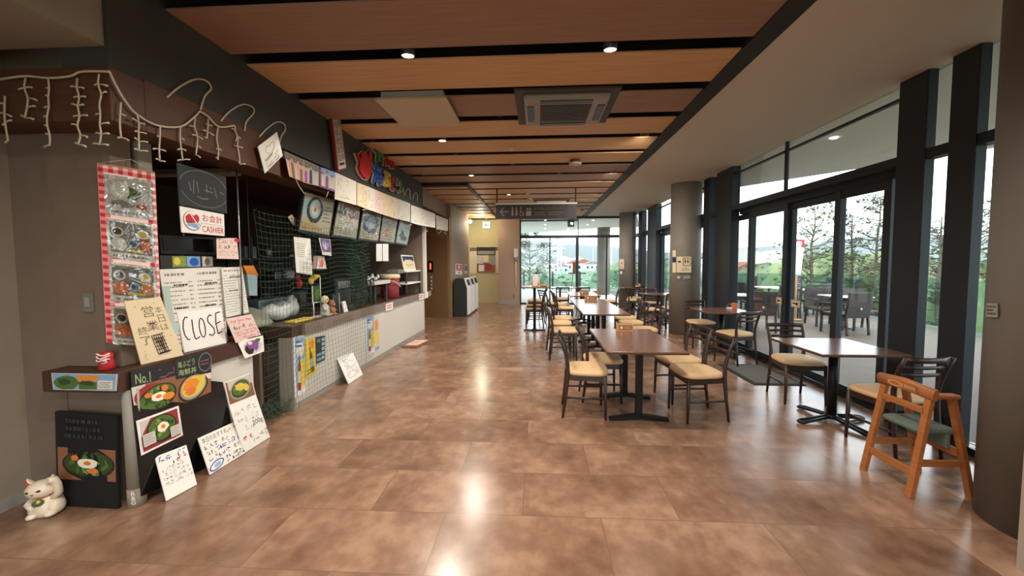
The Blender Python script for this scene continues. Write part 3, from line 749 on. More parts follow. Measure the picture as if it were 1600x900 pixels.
child_chair('child_chair', 1.48, 10.45, 200, 'small wooden child chair at the far end of the fourth middle table')

# ------------------------------------------------------------------ cashier counter (left front)
t = thing('cashier_counter', 'cashier counter with a dark brown shelf top and pale side by the entrance', 'counter', (-2.75, 2.7, 0))
q = MB(); q.box((-2.96, 2.10, .735), (-2.48, 3.23, .86), M['shelf_brown'], .004); q.build('top', t)
q = MB(); q.box((-2.96, 2.22, 0), (-2.515, 2.34, .735), M['brown_wall']); q.build('front_panel', t)
q = MB(); q.box((-2.95, 2.345, .05), (-2.505, 3.2, .735), M['counter_white']); q.build('body', t)
q = MB(); q.box((-2.95, 2.345, 0), (-2.515, 3.2, .05), M['kick_grey']); q.build('kick_board', t)
t = thing('corner_guard', 'rounded metal corner guard with white letters at the foot of the cashier counter', 'corner guard', (-2.495, 2.185, 0))
q = MB(); q.lathe([(.045, .115), (.045, .733)], M['post_grey'], (-2.50, 2.19, 0), 24); q.build('sleeve', t)
q = MB(); q.lathe([(.0465, 0), (.0465, .115)], M['side_wall'], (-2.50, 2.19, 0), 24); q.build('foot', t)
n = Vector((.45, -.89, 0)); s_ = Vector((.89, .45, 0)); c = Vector((-2.50, 2.19, 0))+n*.0475
qd = [c-s_*.012+Vector((0, 0, .11)), c+s_*.012+Vector((0, 0, .11)), c+s_*.012+Vector((0, 0, .02)), c-s_*.012+Vector((0, 0, .02))]
mb, a = sheet(qd, M['side_wall'], .002); a.vtext('R&G', .05, .02, .95, .98, M['card_white']); mb.build('letters', t)

# leaf photo strip in the shelf front
qd = [P(*p, Y=2.094) for p in ((80, 583), (183, 585), (181, 611), (83, 609))]
mb, a = sheet(qd, M['paper_grey'], .004)
a.rect(.02, .04, .98, .96, M['skyblue']); a.ell(.22, .45, .19, .42, M['greens'], wob=.08); a.ell(.2, .5, .1, .2, M['greens_dark'], wob=.2); a.rect(.4, .55, .72, .9, M['orange']); a.rect(.42, .08, .7, .5, M['greens']); a.rect(.72, .1, .95, .62, M['laminate']); a.rows(.73, .15, .94, .55, 4, M['ink_grey'])
a.ell(.55, .45, .12, .15, M['greens_dark'], wob=.2)
tag(mb.build('shelf_photo_strip'), 'long green leaf photo strip on the front edge of the dark shelf', 'photo strip')

# black menu board on the floor at far left
qd = [P(86, 643, Y=2.155), P(183, 650, Y=2.155), P(185, 795, Z=.003), P(90, 790, Z=.003)]
t = thing('menu_board', 'black menu board with a faded food photo leaning on the wall beside the lucky cat', 'menu board', (-2.78, 2.14, 0))
mb, a = sheet(qd, M['black_matte'], .018); mb.build('board', t)
mb, a = sheet([Vector(p)+Vector((0, -.001, 0)) for p in qd], M['black_matte'], .0005)
a.rect(.03, .29, .97, .63, M['photo_wood']); a.bowl(.53, .46, .43, .155, fill='greens_dark'); a.ell(.33, .53, .06, .03, M['salmon']); a.ell(.62, .40, .09, .03, M['salmon']); a.rows(.18, .72, .8, .96, 3, M['steel_dark'], .5)
mb.build('printed_poster', t)

# lucky cat on the floor
def lucky_cat(x, y, rz):
    t = thing('lucky_cat', 'white beckoning cat figurine with a raised paw on the floor in the corner', 'figurine', (0, 0, 0)); w = M['cat_white']
    q = MB(); q.lathe([(.05, 0), (.062, .01), (.066, .04), (.06, .08), (.045, .115), (.036, .13)], w, (0, .012, 0), 22)
    q.ball((-.045, -.03, .02), (.028, .04, .02), w); q.ball((.045, -.03, .02), (.028, .04, .02), w); q.ball((-.05, .0, .045), (.032, .045, .045), w); q.ball((.05, .0, .045), (.032, .045, .045), w)
    q.tube([(-.052, .0, .11), (-.062, -.03, .085), (-.03, -.05, .075), (-.015, -.055, .075)], [.022, .02, .018, .016], w, 10)
    q.tube([(.045, .0, .10), (.082, -.012, .13), (.088, -.02, .18), (.083, -.028, .215), (.07, -.05, .222)], [.022, .02, .02, .021, .018], w, 10)
    q.ball((0, -.01, .165), (.072, .058, .052), w, 20, rings=12); q.build('body', t)
    for s in (-1, 1):
        q = MB(); q.tube([(s*.045, -.005, .195), (s*.058, -.006, .215), (s*.064, -.006, .238)], [.027, .018, .004], w, 10, flat=(1, .6)); q.build('ear', t)
        q = MB(); q.tube([(s*.046, -.021, .202), (s*.057, -.019, .215), (s*.062, -.016, .230)], [.016, .011, .002], M['cat_red'], 8, flat=(1, .5)); q.build('inner_ear', t)
        q = MB(); q.ball((s*.027, -.061, .172), (.011, .008, .006), M['cat_black'], 10); q.build('eye', t)
    q = MB(); q.ball((0, -.068, .158), (.006, .005, .004), M['cat_red'], 8); q.build('nose', t)
    q = MB(); q.ball((0, -.046, .095), (.028, .02, .02), M['bib_green'], 14); q.build('bib', t)
    q = MB(); q.lathe([(.046, .118), (.050, .124), (.046, .130)], M['cat_red'], (0, .004, 0), 20); q.build('collar', t)
    q = MB(); q.ball((.018, -.062, .108), (.010, .009, .010), M['yellow'], 10); q.build('bell', t)
    t.location = (x, y, 0); t.rotation_euler = (0, math.radians(-6), math.radians(rz))
lucky_cat(-2.94, 2.075, 14)

# light switch
t = thing('light_switch', 'grey light switch plate on the brown wall left of the gingham hanging', 'light switch', P(140, 472, Y=2.215))
q = MB(); a_ = P(131, 457, Y=2.22); b_ = P(149, 487, Y=2.22); q.box((a_.x, 2.22, b_.z), (b_.x, 2.208, a_.z), M['grey_plastic'], .003); q.build('plate', t)
q = MB(); q.box((a_.x+.018, 2.208, b_.z+.03), (b_.x-.018, 2.203, a_.z-.03), M['kick_grey'], .002); q.build('rocker', t)

# gingham hanging with photo pockets
TL = P(152, 255, Y=2.14); TR = P(242, 270, Y=2.39); BL = P(167, 535, Y=2.13); BR = P(254, 541, Y=2.38); u_ = BR-BL
t = thing('hanging_photo_holder', 'red gingham wall hanging with four plastic photo pockets at the counter corner', 'wall hanging', BL+u_/2)
GQ = [TL, TR, BR, BL]
mb, a = sheet(GQ, M['paper_pink'], .006)
nx, ny = 12, 48
for i in range(nx):
    for j in range(ny):
        if i % 2 == 0 or j % 2 == 0:
            edge = i in (0, 1, 10, 11) or j in (0, 1, 11, 12, 23, 24, 35, 36, 46, 47) 
            if edge: a.k = .0006; a.poly([(i/nx, j/ny), ((i+1)/nx, j/ny), ((i+1)/nx, (j+1)/ny), (i/nx, (j+1)/ny)], M['red'] if (i % 2 == 0 and j % 2 == 0) else mat('gingham_mid', (214, 120, 124), .7))
mb.build('cloth', t)
A0 = Art(MB(), GQ, .0015)
def sub(y0, y1, x0=.10, x1=.92, lift=.0015):
    A0.k = lift; return [A0.pt(x0, y1), A0.pt(x1, y1), A0.pt(x1, y0), A0.pt(x0, y0)]
for k in range(4):
    y1 = .945-.245*k; y0 = y1-.215
    mb, a = sheet(sub(y0, y1), M['laminate'], .0008)
    a.rect(.05, .16, .95, .95, M['ink_grey'] if k != 2 else M['grey_plastic'])
    if k == 0:
        a.rect(.05, .16, .95, .95, M['paper_grey']); a.ell(.55, .6, .2, .16, M['greens'], wob=.15); a.ell(.3, .65, .2, .22, M['laminate']); a.ell(.35, .3, .25, .1, M['ink_grey']); a.ell(.75, .28, .12, .07, M['red'])
    else:
        for (cx, cy, rx, ry, c1, c2) in ((.2, .7, .13, .13, 'laminate', 'bowl_dark'), (.75, .7, .14, .12, 'laminate', 'lemon'), (.22, .38, .17, .17, 'salmon' if k > 1 else 'laminate', 'salmon' if k > 1 else 'paper'), (.52, .42, .11, .11, 'skyblue', 'navy'), (.8, .4, .15, .17, 'orange' if k > 1 else 'tray_red', 'salmon')):
            a.ell(cx, cy, rx, ry, M[c1]); a.ell(cx, cy, rx*.7, ry*.7, M[c2], wob=.1)
        a.rect(.35, .2, .75, .27, M['lemon'])
    a.rows(.08, .04, .9, .12, 1, M['ink_grey'], .6)
    pk = mb.build('photo_pocket', t)
    mb, a = sheet(sub(y0-.005, y1+.004, .08, .94, .0065), M['plastic_film'], .0004)
    pf = mb.build('clear_film', pk)
q = MB(); q.tube([TL+Vector((0, 0, .0)), TR], .005, M['wood_light'], 8); q.build('rod', t)
q = MB(); mid = (TL+TR)/2+Vector((0, .02, .06)); q.tube([TL, mid], .0015, M['wire_white'], 5); q.tube([TR, mid], .0015, M['wire_white'], 5); q.build('cord', t)

# red ornament on the shelf
c = P(183, 574, Z=.86)
t = thing('red_ornament', 'small red gourd shaped ornament with a pale looped cord on the shelf', 'ornament', (c.x, 2.15, .86))
q = MB(); q.lathe([(.030, .0), (.037, .012), (.036, .045), (.030, .062), (.033, .08), (.030, .10), (.015, .112), (.004, .116)], M['red'], (c.x, 2.15, .86), 20); q.build('body', t)
q = MB()
for k in range(3):
    q.tube([(c.x+.034*math.cos(u), 2.15-.040*math.sin(u)-.002, .86+.066+.017*k+.006*math.sin(3*u+k)) for u in np.linspace(.15, 3.0, 14)], .0042, M['paper_pink'], 6)
q.tube((lambda p: p)([(c.x+.01, 2.108, .93), (c.x+.045, 2.112, .925), (c.x+.05, 2.112, .915), (c.x+.02, 2.108, .91)]), .0042, M['paper_pink'], 6); q.build('cord', t)

# --- boards standing on the cashier shelf
def board(name, quad, m, label, cat, draw, thick=.006, group=None):
    eye = Vector((0, 0, EYE)); tl, tr, br, bl = [Vector(p) for p in quad]      # keep the sheet flat
    n_ = (br-bl).cross(tr-br); dd = tl-eye; tl = eye+dd*((bl-eye).dot(n_)/dd.dot(n_)); quad = [tl, tr, br, bl]
    t = thing(name, label, cat, (br+bl)/2, group=group)
    mb, a = sheet(quad, m, thick); mb.build('board', t)
    off = (Vector(quad[2])-Vector(quad[3])).cross(Vector(quad[0])-Vector(quad[3])).normalized()*.0004
    mb = MB(); a = Art(mb, [Vector(p)+off for p in quad], .0); a.rect(.004, .004, .996, .996, m); draw(a)
    if len(mb.bm.faces) > 1: mb.build('lettering', t)
    return t
ST = .862
def d_eigyo(a):
    a.vtext('本日は', .70, .46, .90, .88, M['ink'], -.012); a.vtext('営業', .36, .46, .66, .92, M['ink'], -.012); a.vtext('終了', .12, .28, .36, .60, M['ink'], -.012)
    a.rect(.42, .10, .70, .43, M['paper_cream'])
    for i in range(6): a.line([(.43+.05*i, .11), (.40+.05*i, .43)], .004, M['ink']); a.line([(.42, .12+.06*i), (.70, .14+.06*i)], .005, M['ink'])
    for i in range(5): a.line([(.43+.05*i, .38), (.62, .13+.05*i)], .004, M['ink'])
    a.line([(.44, .11), (.74, .14)], .006, M['ink'])
    for k in range(4): a.scrawl(.1+.01*k, .04+.05*k, .16+.01*k, .08+.05*k, M['ink_grey'], .002, 2)
    for p in ((.2, .9), (.72, .93), (.85, .38)): a.ell(*p, .012, .01, M['ink_grey'], 8)
bl = P(221, 570, Z=ST); br = P(287, 555, Z=ST); bl_ = P(221, 570, Y=2.19); br_ = P(287, 555, Y=2.38)
board('closed_notice', [P(194, 471, Y=2.16), P(251, 464, Y=2.36), br, bl], M['paper_cream'], 'cream handwritten closing notice standing on the left end of the cashier shelf', 'notice', d_eigyo)
bl = P(288, 551, Z=ST); br = P(354, 536, Z=ST)
def d_close(a): 
    K = M['ink']; w_ = .0085
    a.line([(.19, .84), (.14, .86), (.09, .78), (.06, .60), (.07, .42), (.12, .30), (.17, .29)], w_, K)
    a.line([(.27, .78), (.26, .50), (.28, .28), (.33, .28), (.39, .32)], w_, K)
    a.line([(.47+.065*math.sin(u), .53+.25*math.cos(u)) for u in np.linspace(-.3, 6.1, 18)], w_, K)
    a.line([(.73, .80), (.68, .84), (.62, .76), (.62, .66), (.68, .56), (.74, .46), (.74, .34), (.68, .28), (.60, .33)], w_, K)
    a.line([(.83, .86), (.80, .58), (.82, .30), (.93, .34)], w_, K); a.line([(.83, .86), (.94, .88)], w_, K); a.line([(.81, .58), (.92, .62)], w_, K)
board('close_sign', [P(277, 488, X=bl.x-.02), P(346, 480, X=br.x-.02), br, bl], M['card_white'], 'white handwritten CLOSE sign on the cashier shelf', 'sign', d_close)
# menu sheets behind it
def pages(a, n):
    for k in range(n):
        x0, x1 = k/n+.03, (k+1)/n-.02
        a.rows(x0+.05*(x1-x0), .90, x1, .96, 1, M['ink_grey'], .5); a.rows(x0, .06, x1-.25*(x1-x0), .86, 15, M['ink_grey'], .26, .95); a.rows(x1-.2*(x1-x0), .06, x1, .86, 15, M['ink_grey'], .3, .8)
        a.rows(x0+.2*(x1-x0), .5, x1-.2*(x1-x0), .54, 1, M['ink'], .6); a.rows(x0+.3*(x1-x0), .78, x1-.1*(x1-x0), .82, 1, M['ink'], .6)
def d_menu1(a):
    pages(a, 2); a.rect(0, .35, .10, .8, mat('pale_aqua', (176, 196, 190), .6)); a.rect(.02, .22, .14, .34, M['cyan_pack'])
x_ = -2.57
board('menu_sheet', [P(249, 421, X=x_), P(346, 417, X=x_), P(356, 535, X=x_+.02), P(268, 550, X=x_+.02)], M['laminate'], 'wide two page laminated menu sheet standing behind the CLOSE sign', 'menu', d_menu1, group='laminated menu sheets on the cashier shelf')
board('menu_sheet', [P(346, 418, X=x_+.02), P(378, 417, X=x_+.02), P(389, 488, X=x_+.04), P(354, 496, X=x_+.04)], M['laminate'], 'narrow laminated menu sheet right of the CLOSE sign, below the pink note', 'menu', lambda a: pages(a, 1), group='laminated menu sheets on the cashier shelf')
def d_pink(a):
    a.hand(.08, .78, .95, .92, 1, M['ink_red']); a.hand(.12, .48, .92, .76, 1, M['ink'], .005); a.hand(.1, .22, .95, .46, 2, M['ink_red']); a.hand(.2, .06, .95, .2, 1, M['ink_red'])
bl = P(369, 536, Z=ST-.01); br = P(408, 523, Z=ST-.01)
board('pink_notice', [P(353, 498, X=-2.49), P(393, 491, X=-2.49), br, bl], M['paper_pink'], 'pale pink handwritten notice leaning at the right end of the cashier shelf', 'notice', d_pink, .003)
qd = [P(371, 534, X=-2.47), P(411, 524, X=-2.47), P(413, 549, X=-2.462), P(383, 560, X=-2.462)]
mb, a = sheet(qd, M['card_white'], .003); a.ell(.5, .5, .4, .42, M['paper_grey']); a.ell(.33, .4, .2, .3, M['bowl_dark'], wob=.1); a.ell(.45, .62, .2, .22, M['purple'], wob=.2); a.ell(.62, .55, .14, .34, M['purple'], wob=.2); a.ell(.42, .75, .1, .1, M['paper_pink'], wob=.2); a.ell(.74, .82, .12, .1, M['greens'], wob=.2)
tag(mb.build('photo_card'), 'small photo card of purple vegetables hanging over the shelf edge', 'photo card')

# --- things hanging and standing above the cashier shelf
def d_logo(a):
    g = M['steel']; a.ring(.52, .52, .50, .46, .004, g, .3, 2.9); a.ring(.52, .52, .50, .46, .004, g, 3.5, 5.9)
    for pts in (((.2, .62), (.24, .4)), ((.3, .7), (.28, .35)), ((.36, .68), (.38, .4)), ((.55, .66), (.56, .45)), ((.62, .6), (.66, .58)), ((.72, .62), (.76, .36)), ((.35, .3), (.45, .26), (.58, .3)), ((.5, .5), (.68, .48)), ((.84, .55), (.92, .5))): a.line(pts, .006, g)
qd = quadX([(276, 254), (353, 277), (355, 334), (280, 320)], -2.475)
board('logo_panel', qd, M['chalkboard'], 'dark panel with a thin line round crest hanging above the cashier sign', 'panel', d_logo)
def d_cash(a):
    a.ell(.24, .5, .20, .40, M['ink_grey']); a.ell(.25, .52, .185, .37, M['card_white']); a.ell(.20, .55, .11, .2, M['ink_red'], wob=.15); a.poly([(.10, .3), (.38, .18), (.40, .42), (.16, .42)], M['skyblue']); a.ell(.33, .6, .07, .18, M['ink_red'], wob=.15); a.line([(.17, .86), (.42, .2)], .006, M['card_white']); a.rect(.16, .42, .22, .46, M['ink'])
    a.text('お会計', .46, .54, .94, .86, M['ink_red']); a.line([(.44, .46), (.97, .44)], .002, M['ink_grey']); a.text('CASHIER', .45, .10, .97, .36, M['ink_red'])
board('cashier_sign', quadX([(281, 322), (350, 335), (351, 369), (284, 363)], -2.47), M['card_white'], 'white CASHIER sign with a round emblem hanging over the cashier counter', 'sign', d_cash)
for o in [o for o in COL.objects if o.name == 'cashier_sign']:
    for p in ((286, 330), (346, 342)):
        p0 = P(*p, X=-2.479); q = MB(); q.tube([p0, (p0.x, p0.y, 2.295)], .002, M['steel'], 5); q.build('cord', o)
t = thing('register_display', 'black plastic register display standing below the cashier sign', 'display', P(290, 398, X=-2.60))
mb, a = sheet(quadX([(249, 367), (336, 371), (338, 399), (252, 396)], -2.60), M['black_plastic'], .05); mb.build('housing', t)
mb, a = sheet(quadX([(253, 371), (333, 374), (334, 394), (256, 391)], -2.597), M['black_gloss'], .002); mb.build('screen', t)
q = MB(); c = P(294, 398, X=-2.63); q.tube([(c.x, c.y, ST), (c.x, c.y, c.z)], .02, M['black_plastic'], 10); q.build('stand', t)
qd = quadX([(250, 399), (333, 400), (334, 418), (251, 420)], -2.59)
mb, a = sheet(qd, M['chalkboard'], .004); a.rect(.2, .1, .45, .95, M['greens_light']); a.rect(.46, .1, .72, .95, M['skyblue']); a.ell(.6, .5, .09, .34, M['blue']); a.rect(.76, .1, .98, .95, M['paper_grey']); a.ell(.86, .5, .06, .3, M['ink_grey']); a.ell(.28, .55, .06, .3, M['lemon'])
mb.build('x'); o = COL.objects['x']; o.name = 'card_rack_insert'; tag(o, 'strip of small green and blue cards under the register display', 'card strip')
def d_note(a): a.hand(.08, .72, .95, .94, 1, M['ink_grey']); a.hand(.1, .46, .95, .68, 1, M['ink']); a.hand(.08, .1, .95, .42, 2, M['ink_grey'], .002)
board('pink_note', quadX([(338, 372), (370, 372), (373, 405), (339, 404)], -2.50), M['paper_pink'], 'small pink note taped below the right end of the cashier sign', 'note', d_note, .002)
p0 = P(369, 374, X=-2.50); p1 = P(371, 374, X=-2.52); q = MB(); q.box((-2.515, p0.y-.02, p0.z-.02), (-2.499, p1.y+.01, p0.z+.005), M['red']); q.build('tape', COL.objects['pink_note'])
c = P(371, 300, X=-2.52)
q = MB(); q.tube([(c.x, c.y, ST-.01), (c.x, c.y, 2.30)], .007, M['steel'], 8); tag(q.build('support_pole'), 'thin metal pole rising from the right end of the cashier shelf', 'pole')

# --- boards on the side of the cashier counter (they lean from floor to shelf)
SX = -2.462
t = thing('blackboard_menu', 'large glossy black menu board covering the side of the cashier counter', 'menu board', P(280, 760, X=-2.45)*1.0)
bq = [P(205, 580, X=SX-.012), P(330, 548, X=SX-.012), P(357, 724, X=-2.435), P(222, 795, X=-2.44)]
bq = [P(203, 582, X=SX), P(352, 590, X=SX), P(366, 716, X=-2.438), P(222, 780, X=-2.438)]
mb, a = sheet([P(203, 581, X=SX), P(348, 597, X=SX), P(372, 710, X=-2.44), P(222, 775, X=-2.44)], M['black_gloss'], .008); mb.build('panel', t)
mb, a = sheet(quadX([(204, 581), (274, 566), (276, 596), (206, 606)], SX+.004), M['chalkboard'], .004)
a.text('No.1', .08, .18, .40, .78, M['chalk']); a.scrawl(.55, .2, .95, .8, M['chalk_pink'], .005, 7); mb.build('header_card', t)
mb, a = sheet(quadX([(273, 564), (329, 548), (330, 582), (275, 593)], SX+.006), M['chalkboard'], .004)
a.text('海ぶどう', .06, .55, .52, .88, M['chalk']); a.text('海鮮丼', .06, .14, .56, .46, M['chalk']); a.ring(.82, .55, .2, .44, .006, M['ink_grey']); a.rows(.68, .4, .95, .7, 2, M['chalk_pink'], .4); mb.build('header_card', t)
mb, a = sheet(quadX([(205, 606), (275, 587), (280, 632), (212, 655)], SX+.005), M['photo_wood'], .003)
a.poly([(0, .3), (.3, 1), (0, 1)], M['paper_grey']); a.ell(.4, .6, .38, .36, M['tray_red']); a.bowl(.52, .45, .46, .42, .25); a.ell(.3, .62, .09, .08, M['salmon']); a.ell(.68, .72, .08, .1, M['salmon']); a.ell(.75, .42, .14, .12, M['orange']); mb.build('food_photo', t)
mb, a = sheet(quadX([(275, 590), (329, 578), (330, 612), (281, 634)], SX+.005), M['photo_wood'], .003)
a.poly([(.6, .8), (1, .6), (1, 1), (.6, 1)], M['paper_pink']); a.ell(.45, .48, .46, .5, M['bowl_dark'], rot=.3); a.ell(.45, .5, .41, .44, M['bowl_grey'], rot=.3); a.ell(.45, .52, .36, .38, M['lemon'], rot=.3); a.ell(.38, .58, .24, .26, M['orange'], wob=.2); a.ell(.6, .42, .22, .1, M['lemon'], rot=.6); a.ell(.72, .78, .1, .12, M['lemon']); a.ell(.35, .36, .16, .14, M['salmon'], wob=.2); mb.build('food_photo', t)
mb, a = sheet(quadX([(283, 634), (330, 613), (331, 640), (285, 660)], SX+.003), M['black_gloss'], .002)
a.rows(.05, .1, .92, .5, 1, M['chalk'], .7); a.rows(.4, .6, .7, .9, 1, M['chalk'], .6); mb.build('price_card', t)
def leaner(name, px, zb, xt, m, label, cat, draw, group=None, th=.006):
    """sheet whose foot is at px[3], px[2] on the floor / on the board and whose head rests at x = xt"""
    if zb is None: q3 = quadX(px, xt+.004, xt+.012)
    else:
        br, bl = P(*px[2], Z=zb), P(*px[3], Z=zb); q3 = [P(*px[0], X=xt), P(*px[1], X=xt), br, bl]
    return board(name, q3, m, label, cat, draw, th, group)
def d_egg(a):
    a.rect(.05, .06, .95, .94, M['tray_red']); a.poly([(.05, .5), (.3, .94), (.05, .94)], M['paper_grey']); a.bowl(.53, .52, .36, .42, n=34); a.rect(.05, .2, .33, .55, M['paper_grey']); a.rect(.68, .12, .95, .45, M['paper_grey']); a.rows(.07, .24, .31, .52, 4, M['ink_grey'], .3); a.rows(.7, .15, .93, .42, 4, M['ink_grey'], .3)
leaner('egg_bowl_poster', [(213, 658), (279, 634), (286, 680), (221, 712)], None, SX+.012, M['card_white'], 'white edged photo of a fried egg bowl on the black menu board', 'poster', d_egg, th=.003)
def d_m1(a): a.hand(.08, .82, .95, .97, 1, M['ink_blue'], .005); a.hand(.4, .70, .7, .82, 1, M['ink'], .004); a.hand(.62, .74, .95, .86, 1, M['ink_red'], .005); a.hand(.1, .28, .95, .70, 4, M['ink_grey'], .003)
leaner('price_sheet', [(242, 714), (291, 695), (308, 757), (260, 783)], .004, -2.415, M['laminate'], 'white handwritten sheet standing on the floor nearest the corner guard', 'menu sheet', d_m1, 'handwritten white sheets below the counter')
def d_m2(a):
    a.text('本日のおすすめ', .06, .80, .72, .95, M['ink']); a.hand(.74, .80, .97, .95, 1, M['ink_red'], .005); a.hand(.08, .62, .65, .77, 1, M['ink']); a.hand(.08, .44, .38, .60, 1, M['ink']); a.hand(.36, .46, .98, .64, 1, M['ink_blue'], .005); a.hand(.08, .27, .98, .43, 1, M['ink'])
    a.ell(.22, .14, .2, .11, M['ink_blue'], rot=.2); a.ell(.22, .14, .17, .08, M['laminate'], rot=.2); a.ell(.24, .14, .1, .05, M['skyblue'], rot=.2); a.hand(.48, .04, .97, .25, 2, M['ink'])
leaner('price_sheet', [(309, 685), (366, 659), (384, 707), (328, 742)], .004, -2.425, M['laminate'], 'white handwritten daily specials sheet on the floor, middle of the three sheets', 'menu sheet', d_m2, 'handwritten white sheets below the counter')
def d_m3(a): a.hand(.1, .74, .95, .90, 1, M['ink_grey'], .004); a.hand(.12, .54, .98, .70, 1, M['ink_grey'], .004); a.hand(.3, .38, .56, .52, 1, M['ink'], .004); a.text('200g', .56, .38, .95, .52, M['ink']); a.hand(.05, .2, .5, .36, 1, M['ink_red'], .005); a.hand(.45, .10, .97, .26, 1, M['ink'], .004)
leaner('price_sheet', [(358, 634), (400, 617), (422, 683), (382, 708)], .004, -2.43, M['laminate'], 'white handwritten 200g price sheet farthest from the corner guard', 'menu sheet', d_m3, 'handwritten white sheets below the counter')
def d_g(a): a.rect(.03, .03, .97, .97, M['photo_wood']); a.rect(.1, .6, .95, .97, M['paper_grey']); a.ell(.5, .5, .40, .40, M['bowl_grey'], rot=.3); a.bowl(.5, .52, .34, .33, .3, egg=False, n=10); a.ell(.5, .6, .2, .16, M['lemon'], wob=.2); a.ell(.7, .5, .1, .16, M['lemon'])
leaner('bowl_photo_card', [(350, 598), (391, 583), (400, 617), (358, 634)], None, SX-.006, M['card_white'], 'small photo card of a bowl above the 200g price sheet', 'photo card', d_g)

# ------------------------------------------------------------------ main service counter
t = thing('service_counter', 'long white service counter with a brown top running along the left wall', 'counter', (-2.8, 6.1, 0))
q = MB(); q.box((-2.56, 3.72, .06), (-2.48, 8.2, .74), M['counter_white']); q.build('front_panel', t)
q = MB(); q.box((-2.62, 3.70, 0), (-2.475, 3.735, .74), M['post_grey']); q.build('end_post', t)
q = MB(); q.box((-2.56, 3.735, 0), (-2.486, 8.2, .06), M['kick_grey']); q.build('kick_board', t)
q = MB(); q.box((-3.25, 3.74, .745), (-2.50, 8.195, .855), M['counter_top'], .004); q.build('top', t)
q = MB(); q.box((-2.50, 3.90, .74), (-2.46, 8.7, .857), M['counter_trim']); q.build('front_trim', t)
q = MB(); q.box((-3.2, 3.9, 0), (-2.56, 3.94, .74), M['brown_wall']); q.build('end_panel', t)
# posters on its front
def bottle(a, cx, cy, w, h, rot, m, lab):
    def R(x, y):
        X, Y = x*a.W, y*a.H; return (cx+(X*math.cos(rot)-Y*math.sin(rot))/a.W, cy+(X*math.sin(rot)+Y*math.cos(rot))/a.H)
    a.poly([R(*p) for p in ((-w/2, -h/2), (w/2, -h/2), (w/2, h*.12), (w*.2, h*.28), (w*.18, h/2), (-w*.18, h/2), (-w*.2, h*.28), (-w/2, h*.12))], m)
    a.poly([R(*p) for p in ((-w/2, -h*.3), (w/2, -h*.3), (w/2, h*.0), (-w/2, h*.0))], lab)
    a.poly([R(*p) for p in ((-w*.2, h*.42), (w*.2, h*.42), (w*.2, h/2), (-w*.2, h/2))], M['lemon'])
FX = -2.478
def d_beer(a): a.rect(0, 0, 1, 1, M['skyblue']); a.rect(0, 0, .12, 1, M['card_white']); a.poly([(.2, 0), (1, 0), (1, .25), (.2, .12)], M['card_white']); a.ell(.55, .8, .34, .14, M['laminate'], wob=.1); a.rect(.55, .14, .95, .62, M['lemon']); bottle(a, .45, .42, .24, .66, -.06, M['bottle_brown'], M['paper_cream']); a.rows(.18, .82, .7, .96, 2, M['ink_blue'], .5); a.ell(.4, .14, .14, .05, M['red'])
board('drink_poster', quadX([(458, 528), (476, 527), (478, 613), (461, 622)], FX+.004), M['card_white'], 'blue drink poster with a brown bottle at the near end of the white counter front', 'poster', d_beer, .001, 'drink posters on the counter front')
def d_yel(a): a.rect(0, 0, 1, 1, M['yellow']); a.ell(.65, .86, .26, .12, M['orange']); bottle(a, .55, .45, .3, .8, .18, M['bottle_brown'], M['skyblue']); a.rows(.1, .06, .9, .2, 2, M['greens'], .5)
board('drink_poster', quadX([(477, 531), (492, 528), (494, 580), (478, 592)], FX+.004), M['yellow'], 'yellow drink poster with a slanting bottle, second on the white counter front', 'poster', d_yel, .001, 'drink posters on the counter front')
def d_drk(a):
    a.rect(.04, .04, .96, .96, M['navy'])
    for j in range(5): a.rect(.62, .08+.18*j, .92, .2+.18*j, M['cyan_pack']); a.rect(.08, .08+.18*j, .54, .18+.18*j, M['chalkboard'] if j > 1 else M['skyblue'])
    a.rows(.1, .78, .55, .92, 2, M['chalk'], .5)
board('drink_poster', quadX([(493, 527), (508, 524), (508, 562), (494, 569)], FX+.004), M['navy'], 'dark blue poster with small pictures, third on the white counter front', 'poster', d_drk, .001, 'drink posters on the counter front')
board('drink_poster', quadX([(571, 497), (583, 494), (585, 550), (573, 557)], FX+.004), M['card_white'], 'tall blue drink poster with a bottle in the middle of the white counter front', 'poster', d_beer, .001, 'drink posters on the counter front')
board('drink_poster', quadX([(583, 494), (592, 491), (593, 546), (585, 550)], FX+.004), M['card_white'], 'narrow pale poster with orange glasses right of the tall blue drink poster', 'poster', lambda a: (a.rect(0, 0, 1, 1, M['paper_grey']), a.ell(.5, .7, .3, .2, M['orange'], wob=.2), a.ell(.5, .35, .4, .22, M['lemon'], wob=.2), a.rect(.1, .02, .9, .12, M['skyblue'])), .001, 'drink posters on the counter front')
# white board leaning on the counter, cardboard on the floor
bl = P(545, 600, Z=.004); br = P(567, 585, Z=.004)
board('drawing_board', [P(527, 560, X=-2.47), P(551, 550, X=-2.47), br, bl], M['card_white'], 'white board with a faint drawing leaning on the counter front', 'board', lambda a: a.scrawl(.15, .15, .85, .85, M['paper_grey'], .008, 16), .008)
c = P(650, 538, Z=0)
t = thing('flat_carton', 'flat brown carton lying on the floor at the far end of the counter', 'carton', (-2.25, 6.9, 0))
q = MB(); q.prism([(-2.43, 6.62, .004), (-2.13, 6.62, .004), (-2.05, 7.25, .004), (-2.36, 7.25, .004)], (0, 0, .02), M['photo_wood']); q.build('board', t)
qd = [(-2.34, 7.15, .0255), (-2.10, 7.15, .0255), (-2.17, 6.72, .0255), (-2.39, 6.72, .0255)]
mb, a = sheet(qd, M['paper_pink'], .0008); a.rows(.1, .2, .9, .8, 4, M['photo_wood'], .5); mb.build('print', t)
